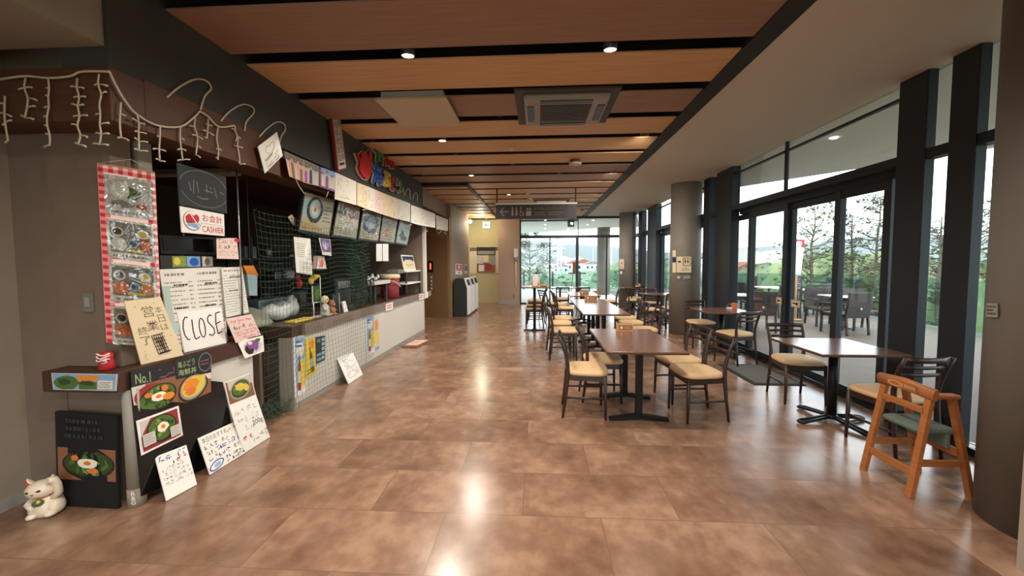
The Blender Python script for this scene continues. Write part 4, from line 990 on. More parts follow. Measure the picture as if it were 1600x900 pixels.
# small red lettered notes on the counter edge
for (px, lb) in (([(603, 475), (614, 472), (614, 483), (603, 486)], 'small white note with red letters on the counter edge below the red bucket'), ([(655, 460), (662, 458), (662, 467), (655, 469)], 'small white note with red letters, left one at the far end of the counter edge'), ([(663, 458), (669, 456), (669, 465), (663, 467)], 'small white note with an arrow, right one at the far end of the counter edge')):
    board('edge_note', quadX(px, -2.457), M['card_white'], lb, 'note', lambda a: a.rows(.12, .2, .9, .85, 2, M['ink_red'], .6), .002, 'notes on the counter edge')

# ------------------------------------------------------------------ papers strung along the beam
XB = -2.33
def d_heart(a):
    pts = [(.5+.24*(16*math.sin(u)**3)/16, .62+.22*(13*math.cos(u)-5*math.cos(2*u)-2*math.cos(3*u)-math.cos(4*u))/16) for u in np.linspace(0, 6.283, 30)]
    a.line(pts, .012, M['paper_grey']); a.scrawl(.15, .08, .8, .42, M['ink_grey'], .006, 9)
board('shikishi_card', quadX([(403, 229), (433, 206), (442, 243), (414, 271)], XB+.03), M['laminate'], 'square autograph card with a drawn heart hanging askew at the start of the paper row', 'card', d_heart)
def d_people(c1, c2):
    def f(a):
        a.rect(.02, .02, .98, .98, M['paper_grey'] if c1 != 'pink_skin' else M['paper_pink'])
        a.rect(.02, .7, .98, .98, M['ink_grey'] if c1 != 'paper_cream' else M['skyblue'])
        for k in range(5 if c1 == 'pink_skin' else 3):
            x = .16+(.17 if c1 == 'pink_skin' else .3)*k; yy = .3+.12*(k % 2)
            a.poly([(x-.10, .02), (x+.10, .02), (x+.085, yy+.18), (x+.03, yy+.26), (x-.03, yy+.26), (x-.085, yy+.18)], M[(c1, c2, 'paper_grey')[k % 3]]); a.ell(x, yy+.37, .062, .10, M['bowl_dark']); a.ell(x, yy+.33, .05, .085, M['pink_skin'])
        if c1 == 'paper_cream': a.rect(.02, .02, .98, .1, M['purple']); a.rect(.02, .02, .1, .98, M['purple'])
    return f
YX = XB+.012
board('photo_print', quadX([(443, 235), (474, 249), (474, 285), (452, 276)], YX), M['photo_wood'], 'group photo print with warm tones, first of the papers strung along the beam', 'photo', d_people('pink_skin', 'photo_wood'), .002, 'photos strung along the beam')
board('photo_print', quadX([(474, 249), (498, 260), (498, 291), (474, 285)], YX), M['paper_grey'], 'photo print with a bright pink figure, second of the papers strung along the beam', 'photo', d_people('magenta', 'navy'), .002, 'photos strung along the beam')
board('photo_print', quadX([(499, 260), (524, 269), (523, 300), (499, 292)], YX), M['purple'], 'purple photo print, third of the papers strung along the beam', 'photo', d_people('paper_cream', 'purple'), .002, 'photos strung along the beam')
SG = [((524, 269), (557, 284), (557, 321), (523, 311), 'paper', 'white autograph sheet in plastic next to the purple photo'), ((558, 285), (574, 291), (574, 327), (558, 321), 'paper_cream', 'cream autograph sheet, second after the purple photo'),
      ((574, 291), (586, 296), (586, 331), (574, 327), 'paper', 'pale sheet of small writing, third after the purple photo'), ((586, 296), (597, 301), (597, 335), (586, 331), 'paper_pink', 'narrow pinkish sheet above the third menu screen'),
      ((597, 301), (620, 310), (620, 342), (597, 335), 'paper_cream', 'cream sheet with faint drawing above the fourth menu screen'), ((620, 310), (641, 318), (641, 347), (620, 342), 'paper_grey', 'glossy sheet above the last menu screen'),
      ((642, 320), (656, 325), (656, 352), (642, 348), 'laminate', 'shiny white sheet just past the menu screens'), ((656, 325), (680, 334), (680, 356), (656, 352), 'laminate', 'wide shiny white sheet at the counter end of the paper row'), ((681, 336), (700, 343), (700, 361), (682, 358), 'paper_grey', 'dim grey sheet, last of the paper row')]
for tl, tr, br, bl, mm, lb in SG:
    def dd(a, mm=mm): a.scrawl(.1, .15, .9, .85, M['ink_grey'], .004, 7); a.line([(.15, .1), (.35, .5)], .01, M['card_white'])
    board('autograph_sheet', quadX([tl, tr, br, bl], YX), M[mm], lb, 'paper sheet', dd, .002, 'sheets strung along the beam')

# ------------------------------------------------------------------ menu screens above the counter
SC_ = [((475, 298), (524, 311), (515, 371), (465, 362)), ((528, 313), (564, 323), (557, 376), (518, 370)), ((567, 324), (597, 333), (591, 379), (559, 375)), ((598, 334), (622, 342), (616, 382), (592, 378)), ((624, 342), (643, 349), (636, 385), (617, 381))]
def scr_draw(k):
    def f(a):
        a.rect(0, 0, 1, 1, mat('menu_beige', (206, 194, 166), .35))
        if k == 0:
            a.rect(0, .4, .25, .85, M['cyan_pack']); a.ell(.38, .60, .27, .36, M['chalkboard'], rot=-.2); a.ell(.38, .62, .18, .26, M['cyan_pack']); a.ell(.38, .62, .11, .18, M['egg_white']); a.ell(.38, .6, .04, .06, M['salmon']); a.rows(.68, .3, .96, .8, 5, M['ink_grey'], .5); a.rows(.05, .04, .8, .14, 1, M['orange'], .5); a.rows(.1, .16, .6, .26, 1, M['lemon'], .8)
        elif k == 1: a.ell(.65, .72, .28, .22, M['paper_pink']); a.ell(.65, .7, .16, .14, M['salmon']); a.ell(.2, .75, .16, .2, M['ink_grey'], wob=.2); a.rows(.08, .06, .95, .48, 6, M['ink_grey'], .4)
        elif k == 2: a.ell(.5, .55, .42, .36, M['navy'], wob=.15); a.ell(.5, .58, .28, .24, M['skyblue'], wob=.2); a.ell(.5, .5, .12, .1, M['laminate']); a.rows(.08, .04, .9, .2, 2, M['photo_wood'], .4)
        elif k == 3: a.rows(.08, .05, .92, .95, 9, M['photo_wood'], .4); a.ell(.35, .35, .12, .14, M['salmon']); a.line([(.5, .05), (.5, .95)], .006, M['ink_grey'])
        else: a.rect(.05, .05, .95, .95, M['cyan_pack']); a.ell(.4, .4, .2, .2, M['greens_dark'], wob=.3); a.rect(.1, .7, .9, .9, M['laminate']); a.ell(.65, .25, .2, .12, M['navy'], wob=.2)
    return f
names = ['first and nearest menu board above the counter, with a seafood bowl picture', 'second menu board above the counter, with a heart shaped dish', 'third menu board above the counter, with a dark blue dish', 'fourth menu board above the counter, mostly text', 'fifth and farthest menu board above the counter, pale blue']
for k, q4 in enumerate(SC_):
    t = thing('overhead_menu', names[k], 'menu board', P(*q4[3], X=-2.52), group='menu boards above the counter')
    qd = [P(*q4[0], X=-2.48), P(*q4[1], X=-2.48), P(*q4[2], X=-2.53), P(*q4[3], X=-2.53)]
    mb, a = sheet(qd, M['black_plastic'], .035)
    bot = (Vector(qd[2])+Vector(qd[3]))/2; mb.build('frame', t)
    A_ = Art(MB(), qd, .002); ins = [A_.pt(.04, .965), A_.pt(.96, .965), A_.pt(.96, .06), A_.pt(.04, .06)]
    mb, a = sheet(ins, M['paper_cream'], .001); scr_draw(k)(a); mb.build('menu_print', t)
    A_.k = .008; mb, a = sheet([A_.pt(.03, .97), A_.pt(.97, .97), A_.pt(.97, .05), A_.pt(.03, .05)], M['cover_film'], .0004); mb.build('clear_cover', t)
    q = MB(); c = (Vector(qd[0])+Vector(qd[1]))/2; q.tube([c+Vector((-.02, -.1, -.03)), c+Vector((-.06, -.1, .12))], .012, M['black_plastic'], 6); q.tube([c+Vector((-.02, .1, -.03)), c+Vector((-.06, .1, .12))], .012, M['black_plastic'], 6); q.build('bracket', t)
# hanging papers below them
def hang(px, m, lb, draw, nm='hanging_notice', X=-2.5, g='papers hanging below the menu boards'): board(nm, quadX(px, X), M[m], lb, 'notice', draw, .002, g)
hang([(459, 370), (485, 373), (488, 430), (463, 426)], 'laminate', 'long white laminated notice hanging below the first menu board', lambda a: (a.rows(.1, .45, .8, .85, 7, M['ink_grey'], .35), a.rows(.2, .08, .9, .35, 5, M['ink_grey'], .3), a.poly([(.55, .3), (.75, .6), (.85, .98), (.6, .7)], M['card_white'])))
hang([(498, 372), (516, 374), (518, 400), (504, 398)], 'laminate', 'small purple picture card hanging below the first menu board', lambda a: (a.rect(.08, .2, .95, .98, M['purple']), a.ell(.5, .6, .3, .22, M['skyblue'], wob=.3), a.ell(.4, .5, .15, .15, M['paper_pink'])))
hang([(588, 381), (597, 381), (597, 408), (588, 408)], 'laminate', 'left one of two narrow white sheets hanging below the fourth menu board', lambda a: a.line([(.2, .8), (.5, .4), (.8, .8)], .006, M['paper_grey']))
hang([(598, 381), (607, 381), (607, 408), (598, 408)], 'laminate', 'right one of two narrow white sheets hanging below the fourth menu board', lambda a: a.line([(.2, .8), (.5, .4), (.8, .8)], .006, M['paper_grey']))
hang([(450, 339), (456, 335), (465, 349), (459, 353)], 'paper_cream', 'small tilted tag left of the first menu board', lambda a: a.rows(.2, .2, .8, .8, 2, M['ink_grey'], .4), X=-2.6)
t = thing('paper_bag', 'small pale pink paper bag hanging beside the long white notice', 'bag', P(502, 420, X=-2.56))
q = MB(); b4 = quadX([(498, 400), (507, 401), (510, 420), (495, 420)], -2.54); q.slab(b4, .06, M['paper_pink']); q.build('bag', t)
mb, a = sheet([Vector(p)+Vector((.001, 0, 0)) for p in b4], M['paper_pink'], .0005); a.ell(.5, .5, .25, .25, M['salmon']); a.rows(.2, .1, .8, .3, 1, M['red_dark'], .5); mb.build('print', t)

# ------------------------------------------------------------------ signs on the dark bulkhead
XK = -2.345
t = thing('vertical_sign', 'red and white vertical sign with red Japanese letters on the dark bulkhead', 'sign', P(526, 268, X=XK))
qo = [P(517, 180, X=-2.29), P(532, 181, X=-2.29), P(542, 264, X=-2.29), P(528, 268, X=-2.29)]
mb, a = sheet(qo, M['red_dark'], .03); mb.build('case', t)
A_ = Art(MB(), qo, .001); ins = [A_.pt(.12, .965), A_.pt(.92, .965), A_.pt(.92, .03), A_.pt(.12, .03)]
mb, a = sheet(ins, M['paper_grey'], .0008); a.vtext('海ぶどう丼', .54, .14, .94, .97, M['red_dark']); a.vtext('発祥のお店', .08, .14, .46, .94, M['red_dark']); a.rows(.15, .07, .9, .12, 1, M['ink'], .9); mb.build('face', t)

def cutout(name, label, px, m, face=None, X=XK, th=.04, rim=.008):
    """board cut to an outline given in the wall plane, with a pale edge"""
    pts = [P(*p, X=X) for p in px]; c = sum(pts, Vector())/len(pts)
    t = thing(name, label, 'sign letter', (X+.02, c.y, min(p.z for p in pts)), group='cut out letters of the sign on the bulkhead')
    q = MB(); big = [c+(p-c)*(1+rim*9) for p in pts]; q.prism([p+Vector((.006, 0, 0)) for p in big], (th*.6, 0, 0), M['paper_grey']); q.build('pale_edge', t)
    q = MB(); q.prism([p+Vector((.02, 0, 0)) for p in pts], (th, 0, 0), m); q.build('face', t)
    return t
def pxe(cx, cy, rx, ry, n=18, k=0): return [(cx+rx*math.cos(2*PI*i/n)*(1+k*math.cos(4*PI*i/n)), cy+ry*math.sin(2*PI*i/n)) for i in range(n)][::-1]
cutout('emblem_cutout', 'large red rounded emblem with raised side arms, left of the coloured sign letters', [(551, 240), (553, 240), (557, 250), (558, 241), (563, 236), (567, 239), (569, 250), (571, 236), (574, 234), (575, 246), (574, 262), (573, 273), (570, 280), (565, 280), (558, 272), (554, 262), (556, 253)], M['red'])
cutout('palm_cutout', 'green palm shaped cutout above the blue letter', [(580, 220), (583, 219), (586, 228), (592, 227), (594, 236), (593, 252), (590, 243), (587, 252), (584, 252), (585, 240), (580, 234)], M['green'])
def letter(ch, px, m, label, X=XK):
    qd = quadX(px, X+.02)
    t = thing('sign_letter', label, 'sign letter', (Vector(qd[2])+Vector(qd[3]))/2, group='cut out letters of the sign on the bulkhead')
    vs, fs, w, h = text_geo(ch)
    for nm, mm, x0, th, gr in (('pale_edge', M['paper_grey'], 0, .02, .016), ('face', m, .022, .02, .006)):
        q = MB(); a = Art(q, qd, x0); a.text(ch, 0, 0, 1, 1, mm)
        r = bmesh.ops.extrude_face_region(q.bm, geom=q.bm.faces[:]); bmesh.ops.translate(q.bm, vec=a.n*th, verts=[v for v in r['geom'] if isinstance(v, bmesh.types.BMVert)])
        bmesh.ops.remove_doubles(q.bm, verts=q.bm.verts[:], dist=.0002)
        bmesh.ops.recalc_face_normals(q.bm, faces=q.bm.faces[:])
        # thicken the stroke
        q.bm.normal_update(); sh = [(v, v.normal.copy()) for v in q.bm.verts]
        for v, nn in sh: nn -= a.n*nn.dot(a.n); v.co += nn.normalized()*gr if nn.length > 1e-4 else nn*0
        q.build(nm, t)
    return t
letter('元', [(597, 236), (605, 238), (605, 259), (597, 258)], M['red'], 'small red upper left letter of the coloured sign')
letter('祖', [(606, 244), (613, 247), (613, 264), (606, 262)], M['red'], 'small red upper right letter of the coloured sign')
letter('海', [(579, 254), (594, 260), (594, 291), (579, 285)], M['blue'], 'blue letter of the coloured sign, below the palm')
letter('ぶ', [(595, 266), (607, 270), (607, 293), (595, 290)], M['yellow'], 'yellow letter of the coloured sign')
letter('ど', [(608, 275), (616, 278), (616, 299), (608, 297)], M['red'], 'red lower letter of the coloured sign, right of the yellow one')
letter('う', [(618, 279), (626, 283), (626, 303), (618, 300)], M['green'], 'green last letter of the coloured sign')

# ------------------------------------------------------------------ icicle lights on the beam
t = thing('icicle_lights', 'string of unlit white icicle lights drooping along the brown beam', 'string lights', (-2.3, 3.0, 2.1))
def px3(l, X): return [P(*p, X=X) for p in l]
def smooth(pts, n=6):
    pts = [Vector(p) for p in pts]; out = []
    for i in range(len(pts)-1):
        p0, p1, p2, p3 = pts[max(i-1, 0)], pts[i], pts[i+1], pts[min(i+2, len(pts)-1)]
        for k in range(n):
            u = k/n; out.append(.5*((2*p1)+(p2-p0)*u+(2*p0-5*p1+4*p2-p3)*u*u+(3*p1-p0-3*p2+p3)*u**3))
    out.append(pts[-1]); return out
WM = M['wire_white']; XL = -2.325
def cable(pts, r=.006): q = MB(); q.tube(smooth(pts), r, WM, 6); q.build('cable', t)
cable(px3([(171, 112), (182, 135), (195, 157), (213, 178), (246, 196), (281, 198), (300, 186), (312, 174)], XL))
cable(px3([(312, 174), (325, 182), (342, 198), (366, 196)], XL))
for l in ([(261, 152), (280, 136), (304, 124), (322, 126), (330, 138), (320, 150), (313, 172)], [(345, 189), (360, 173), (380, 163), (395, 168), (396, 177), (385, 190), (382, 205)], [(405, 214), (418, 200), (432, 191), (443, 193), (446, 202), (440, 212), (437, 222)]):
    cable(px3(l, XL-.01))
for l in ([(623, 302), (626, 292), (629, 292), (632, 304)], [(632, 306), (636, 296), (640, 297), (641, 311)], [(645, 312), (648, 302), (652, 303), (652, 316)]): cable(px3(l, XL-.01), .006)
for l in ([(462, 280), (468, 292), (476, 303)], [(513, 299), (510, 308)], [(566, 328), (572, 327), (571, 321)], [(640, 350), (644, 352)], [(664, 357), (668, 361), (663, 363)], [(682, 358), (685, 365), (690, 360)], [(695, 360), (697, 366), (693, 362)]): cable(px3(l, XL), .005)
rnd = random.Random(4)
def drop(top, length, X=None, Y=None, seedk=0):
    q = MB(); z = 0; p = P(*top, X=X, Y=Y); pts = [p]
    n = max(3, int(length/14)); hx = Vector((0, 1, 0)) if X is not None else Vector((1, 0, 0))
    for k in range(1, n+1): pts.append(P(top[0]+rnd.uniform(-3, 3)+k*.4, top[1]+length*k/n, X=X, Y=Y))
    q.tube(smooth(pts, 3), .0045, WM, 5)
    for k in range(1, n+1):
        for s in (1, -1):
            if rnd.random() < .75:
                b = pts[k]; e = b+hx*s*rnd.uniform(.02, .045)+Vector((.008, 0, rnd.uniform(-.015, .015))); q.tube([b, (b+e)/2+Vector((0, 0, .004)), e], [.0035, .004, .006], WM, 5)
    q.build('light_drop', t)
for p, L in (((189, 160), 55), ((214, 178), 58), ((250, 197), 55), ((282, 198), 52), ((305, 184), 58), ((325, 186), 30), ((341, 198), 52), ((367, 197), 24), ((372, 215), 42)): drop(p, L, X=XL)
YF = 2.012
q = MB(); q.tube(smooth([P(*p, Y=YF) for p in ((0, 124), (40, 119), (75, 122), (110, 119), (128, 112), (171, 112))]), .006, WM, 6); q.build('cable', t)
for p, L in (((40, 122), 62), ((75, 122), 105), ((121, 122), 104), ((155, 116), 110), ((8, 150), 70)): drop(p, L, Y=YF)

# ------------------------------------------------------------------ things on the service counter
CT = .856
def can(x, y, r, h, m, name, label, cat):
    q = MB(); q.lathe([(r*.9, 0), (r, .01), (r, h*.85), (r*.7, h*.95), (r*.68, h)], m, (x, y, CT), 18); return q
# red can and yellow pack on top of an acrylic stand
c = P(480, 482, X=-2.72)
t = thing('card_stand', 'clear acrylic stand with a green picture card near the net', 'stand', (-2.66, 4.3, CT))
qd = quadX([(487, 447), (501, 445), (501, 472), (488, 474)], -2.66); mb, a = sheet(qd, M['chalkboard'], .004); a.rect(.05, .05, .95, .95, M['greens_dark']); a.ell(.6, .5, .3, .3, M['greens'], wob=.3); a.rect(0, 0, .1, 1, M['laminate']); a.rect(.0, 0, 1, .05, M['laminate']); mb.build('card', t)
b0 = P(501, 470, X=-2.66)
q = MB(); q.tube([(b0.x, b0.y, CT), (b0.x, b0.y, P(500, 432, X=-2.66).z)], .006, M['white_plastic'], 6); q.tube([(b0.x, b0.y-.15, CT), (b0.x, b0.y-.15, qd[3].z+.01)], .006, M['white_plastic'], 6); q.box((b0.x-.05, b0.y-.18, CT), (b0.x+.05, b0.y+.03, CT+.008), M['white_plastic']); q.build('frame', t)
c = P(468, 445, X=-2.70)
t = thing('red_doll', 'small red doll hanging in front of the long white notice', 'doll', c)
q = MB(); q.ball(c+Vector((0, 0, .015)), (.03, .035, .05), M['red']); q.ball(c+Vector((0, -.035, .085)), (.03, .032, .034), M['red_dark']); q.build('body', t)
q = MB(); q.tube([c+Vector((0, -.035, .11)), Vector((-2.58, c.y-.02, 2.31))], .0015, M['ink_grey'], 5); q.build('string', t)
c = P(490, 438, X=-2.68)
t = thing('yellow_pack', 'crumpled yellow snack pack hanging beside the red doll', 'snack pack', c)
q = MB(); q.ball(c+Vector((0, 0, .03)), (.035, .085, .035), M['yellow'], 12, Matrix.Rotation(.3, 3, 'X')); q.ball(c+Vector((0, -.05, .0)), (.03, .04, .05), M['lemon'], 10); q.ball(c+Vector((.01, .07, .045)), (.02, .04, .02), M['yellow'], 10); q.build('pack', t)
q = MB(); q.tube([c+Vector((0, 0, .06)), Vector((-2.58, c.y, 2.31))], .0015, M['ink_grey'], 5); q.build('string', t)
# dolls and teddy
def figure(px, label, body, head, h, nm='doll', X=-2.60, ears=False):
    c = P(*px, X=X); c.z = CT
    t = thing(nm, label, 'doll', c)
    q = MB(); q.lathe([(h*.17, 0), (h*.22, h*.05), (h*.20, h*.3), (h*.13, h*.52), (h*.07, h*.58)], body, c, 16)
    for s in (-1, 1): q.tube([c+Vector((0, s*h*.13, h*.5)), c+Vector((h*.1, s*h*.24, h*.36)), c+Vector((h*.16, s*h*.2, h*.26))], h*.055, body, 8); q.ball(c+Vector((h*.16, s*h*.12, h*.06)), (h*.14, h*.09, h*.08), body, 10)
    q.build('body', t)
    q = MB(); q.ball(c+Vector((0, 0, h*.76)), (h*.18, h*.19, h*.2), head)
    if ears:
        for s in (-1, 1): q.ball(c+Vector((0, s*h*.15, h*.94)), (h*.05, h*.07, h*.07), head, 10)
        q.ball(c+Vector((h*.17, 0, h*.70)), (h*.07, h*.08, h*.06), M['paper_cream'], 10)
    q.build('head', t)
    q = MB()
    for s in (-1, 1): q.ball(c+Vector((h*.17, s*h*.07, h*.79)), h*.022, M['ink'], 8)
    q.build('eyes', t)
    return t
figure((508, 490), 'small doll with a pale dress and red belt on the counter', M['paper_grey'], M['paper_cream'], .26)
figure((519, 491), 'brown teddy bear sitting on the counter edge', M['teddy'], M['teddy'], .19, 'teddy_bear', -2.55, True)
t = thing('dark_tablet', 'dark upright card display behind the teddy bear', 'display', P(526, 486, X=-2.62))
b = P(526, 487, X=-2.62); q = MB(); q.box((-2.63, b.y-.10, CT), (-2.615, b.y+.06, CT+.24), M['chalkboard'], .003); q.build('panel', t)
q = MB(); q.box((-2.632, b.y+.06, CT), (-2.61, b.y+.07, CT+.245), M['white_plastic']); q.build('edge', t)
bl = P(540, 489, X=-2.53); br = P(543, 488, X=-2.53)
qd = [P(535, 471, X=-2.56), P(540, 470, X=-2.56), P(544, 487, X=-2.53), P(539, 489, X=-2.53)]
mb, a = sheet(qd, M['card_white'], .02); tag(mb.build('standing_card'), 'small thick white card leaning beside the teddy bear', 'card')
# plastic bags, cloth heap, board on the near end of the counter
t = thing('plastic_bag', 'clear white plastic bag lying on the near part of the counter', 'bag', (-2.95, 4.1, CT))
q = MB(); q.ball((-2.95, 4.15, CT+.10), (.14, .20, .11), M['plastic_bag'], 14); q.ball((-2.9, 4.32, CT+.14), (.08, .10, .12), M['plastic_bag'], 12)
for v in q.bm.verts: v.co += Vector((rnd.uniform(-.02, .02), rnd.uniform(-.02, .02), rnd.uniform(-.02, .02)))
for v in q.bm.verts: v.co.z = max(v.co.z, CT+.001)
q.build('bag', t)
q = MB(); q.tube([(-2.86, 4.05, CT+.12), (-2.83, 4.15, CT+.20), (-2.84, 4.28, CT+.12)], .008, M['card_white'], 6); q.build('handle', t)
q = MB()
prof = [(.26, 0), (.25, .03), (.20, .09), (.13, .15), (.05, .185), (0.01, .19)]
q.lathe([(max(r, .01), z) for r, z in prof], M['cloth_grey'], (-3.0, 3.78, CT), 22, sx=.8, sy=1.0)
for v in q.bm.verts: v.co += Vector((rnd.uniform(-.012, .012), rnd.uniform(-.012, .012), 0))
tag(q.build('cloth_cover'), 'grey green cloth draped over a heap on the near end of the counter', 'cloth')
tag(bb((-2.72, 3.95, CT), (-2.60, 4.30, CT+.02), M['lemon'], .004).build('cutting_board'), 'small yellowish board lying on the counter beside the plastic bag', 'board')
tag(bb((-3.22, 3.98, CT), (-3.02, 4.55, CT+.24), mat('appliance_blue', (96, 116, 122), .3, metal=.3), .015).build('kitchen_appliance'), 'blue grey box shaped kitchen appliance behind the cloth', 'appliance')
t = thing('hanging_pack', 'pale blue pack with orange ends hanging by the pole', 'pack', P(396, 458, X=-2.85))
q = MB(); q.slab(quadX([(386, 428), (402, 430), (402, 462), (390, 462)], -2.85), .05, M['cyan_pack']); q.build('pack', t)
q = MB(); q.prism(quadX([(380, 415), (396, 415), (404, 430), (386, 428)], -2.848), (-.05, 0, 0), M['orange']); q.build('top_label', t)
q = MB(); q.tube([P(391, 416, X=-2.87), P(391, 416, X=-2.87)*0+Vector((-2.87, P(391, 416, X=-2.87).y, 2.522))], .002, M['ink_grey'], 5); q.build('string', t)
# right end: bucket, tray with cups, white rack, picture, box
t = thing('red_bucket', 'red bucket with a cream lid and wire handle on the far part of the counter', 'bucket', (-2.74, 6.95, CT))
q = MB(); q.lathe([(.15, 0), (.155, .02), (.175, .36)], M['red_dark'], (-2.74, 6.95, CT), 26); q.build('body', t)
q = MB(); q.lathe([(.182, .36), (.186, .38), (.186, .42), (.16, .435)], M['paper_cream'], (-2.74, 6.95, CT), 26); q.build('lid', t)
q = MB(); q.tube(smooth([(-2.74, 6.77, CT+.34), (-2.60, 6.82, CT+.30), (-2.55, 7.0, CT+.20), (-2.66, 7.13, CT+.24)]), .006, M['card_white'], 6); q.build('handle', t)
t = thing('metal_tray_stand', 'shallow metal tray on a stand left of the red bucket', 'tray stand', (-2.72, 6.2, CT))
q = MB(); q.box((-2.92, 5.80, CT+.28), (-2.52, 6.45, CT+.30), M['steel']); q.box((-2.54, 5.80, CT+.28), (-2.52, 6.45, CT+.36), M['paper_grey']); q.box((-2.92, 6.43, CT+.28), (-2.52, 6.45, CT+.36), M['paper_grey']); q.build('tray', t)
for y in (5.9, 6.35): q = MB(); q.box((-2.88, y-.02, CT), (-2.84, y+.02, CT+.28), M['steel_dark']); q.build('leg', t); q = MB(); q.box((-2.60, y-.02, CT), (-2.56, y+.02, CT+.28), M['steel_dark']); q.build('leg', t)
for k, (y, hh) in enumerate(((5.95, .14), (6.08, .18), (6.20, .12), (6.30, .16))):
    q = MB(); q.lathe([(.035, 0), (.04, hh*.7), (.03, hh*.9), (.03, hh)], M['chrome'], (-2.70, y, CT+.30), 14); tag(q.build('metal_canister'), ['squat metal canister, nearest on the metal tray', 'tallest metal canister on the metal tray', 'shortest metal canister on the metal tray', 'metal canister on the far end of the metal tray'][k], 'canister', 'canisters on the metal tray')
t = thing('counter_rack', 'small two shelf white rack at the far end of the counter', 'rack', (-2.74, 7.75, CT))
for z in (.22, .46): q = MB(); q.box((-2.92, 7.30, CT+z), (-2.54, 8.18, CT+z+.025), M['card_white']); q.build('shelf', t)
for x in (-2.90, -2.56):
    for y in (7.32, 8.16): q = MB(); q.box((x-.012, y-.012, CT), (x+.012, y+.012, CT+.46), M['steel_dark']); q.build('leg', t)
t = thing('framed_picture', 'white framed sea picture leaning on the counter rack', 'picture', (-2.66, 7.75, CT+.485))
qd = [(-2.68, 7.40, CT+.80), (-2.68, 8.12, CT+.80), (-2.62, 8.12, CT+.487), (-2.62, 7.40, CT+.487)]
mb, a = sheet(qd, M['card_white'], .015); mb.build('frame', t)
A_ = Art(MB(), qd, .001); ins = [A_.pt(.05, .92), A_.pt(.95, .92), A_.pt(.95, .08), A_.pt(.05, .08)]
mb, a = sheet(ins, M['paper_cream'], .0006); a.rect(0, .6, 1, 1, M['navy']); a.ell(.5, .55, .4, .2, M['paper_cream'], wob=.2); a.line([(.2, .4), (.45, .25), (.7, .4), (.85, .3)], .012, M['photo_wood']); mb.build('print', t)
tag(bb((-2.80, 7.02, CT+.44), (-2.60, 7.35, CT+.52), M['grey_plastic'], .01).build('grey_box'), 'small grey box lying on the bucket lid beside the picture', 'box')

# ------------------------------------------------------------------ kitchen behind the counter
t = thing('ceiling_lamp', 'unlit long white lamp under the kitchen ceiling', 'lamp', (-3.6, 3.8, 2.45))
q = MB(); q.box((-4.3, 3.90, 2.44), (-3.2, 4.04, 2.50), M['paper_grey'], .01); q.build('housing', t)
q = MB(); q.box((-4.25, 3.96, 2.50), (-3.25, 3.98, 2.522), M['steel_dark']); q.build('mount', t)
t = thing('pendant_lamp', 'pale pendant shade hanging inside the kitchen behind the pole', 'lamp', (-3.6, 3.6, 1.6))
q = MB(); q.lathe([(.02, .12), (.05, .08), (.09, 0)], M['paper_grey'], (-3.6, 3.75, 1.46), 18, cap=False); q.build('shade', t)
q = MB(); q.tube([(-3.6, 3.75, 1.58), (-3.62, 3.74, 1.95), (-3.6, 3.75, 2.52)], .008, M['paper_grey'], 6); q.build('cord', t)
c = P(430, 339, Z=2.5)
t = thing('kitchen_fixture', 'small round fixture on the kitchen ceiling left of the first menu board', 'lamp', (c.x, c.y, 2.46))
q = MB(); q.lathe([(.07, -.05), (.08, -.03), (.08, .02)], M['paper_grey'], (c.x, c.y, 2.5), 20); q.build('housing', t)
l = bpy.data.lights.new('kitchen_fill_light', 'POINT'); l.energy = 22; l.color = (1, .95, .86); l.shadow_soft_size = .06  # fill light added at the fixture to brighten the dark kitchen
lo = bpy.data.objects.new('kitchen_fill_light', l); COL.objects.link(lo); lo.parent = t; lo.location = (0, 0, -.10)
t = thing('kitchen_shelving', 'dark steel shelf unit at the back of the kitchen', 'shelf unit', (-4.4, 5.2, 0))
for z in (.85, 1.2, 1.55): q = MB(); q.box((-4.65, 3.4, z), (-4.25, 7.6, z+.03), M['steel_dark']); q.build('shelf', t)
for y in (3.42, 5.5, 7.58):
    for x in (-4.63, -4.27): q = MB(); q.box((x-.02, y-.02, 0), (x+.02, y+.02, 1.9), M['steel_dark']); q.build('post', t)
pal = ['paper_grey', 'steel', 'grey_plastic', 'steel', 'card_white', 'navy', 'steel', 'photo_wood']
desc = ['pale grey', 'steel', 'dull grey', 'brushed steel', 'white', 'dark blue', 'bright steel', 'brown']
zz = ['bottom', 'middle', 'top']
for r_, z in enumerate((.88, 1.23, 1.58)):
    for k in range(8):
        y = 3.55+.5*k+rnd.uniform(-.1, .1); hh = rnd.uniform(.12, .25); rr = rnd.uniform(.06, .12)
        mm = pal[(k*3+r_*2) % 8]; q = MB()
        if (k+r_) % 3 == 0: q.box((-4.5, y-rr, z), (-4.3, y+rr, z+hh), M[mm], .01)
        else: q.lathe([(rr*.8, 0), (rr, .02), (rr, hh*.8), (rr*.6, hh)], M[mm], (-4.42, y, z), 16)
        tag(q.build('container' if (k+r_) % 3 == 0 else 'pot'), '%s %s on the %s kitchen shelf, %s from the cashier end' % (desc[(k*3+r_*2) % 8], 'container' if (k+r_) % 3 == 0 else 'pot', zz[r_], ['first', 'second', 'third', 'fourth', 'fifth', 'sixth', 'seventh', 'last'][k]), 'kitchenware', 'kitchenware on the back shelves')
t = thing('kitchen_worktop', 'steel worktop along the middle of the kitchen', 'worktop', (-3.85, 5.2, 0))
q = MB(); q.box((-4.1, 3.4, .82), (-3.6, 7.4, .86), M['steel'], .004); q.build('top', t)
q = MB(); q.box((-4.06, 3.45, 0), (-3.64, 7.35, .82), M['steel_dark']); q.build('cabinet', t)
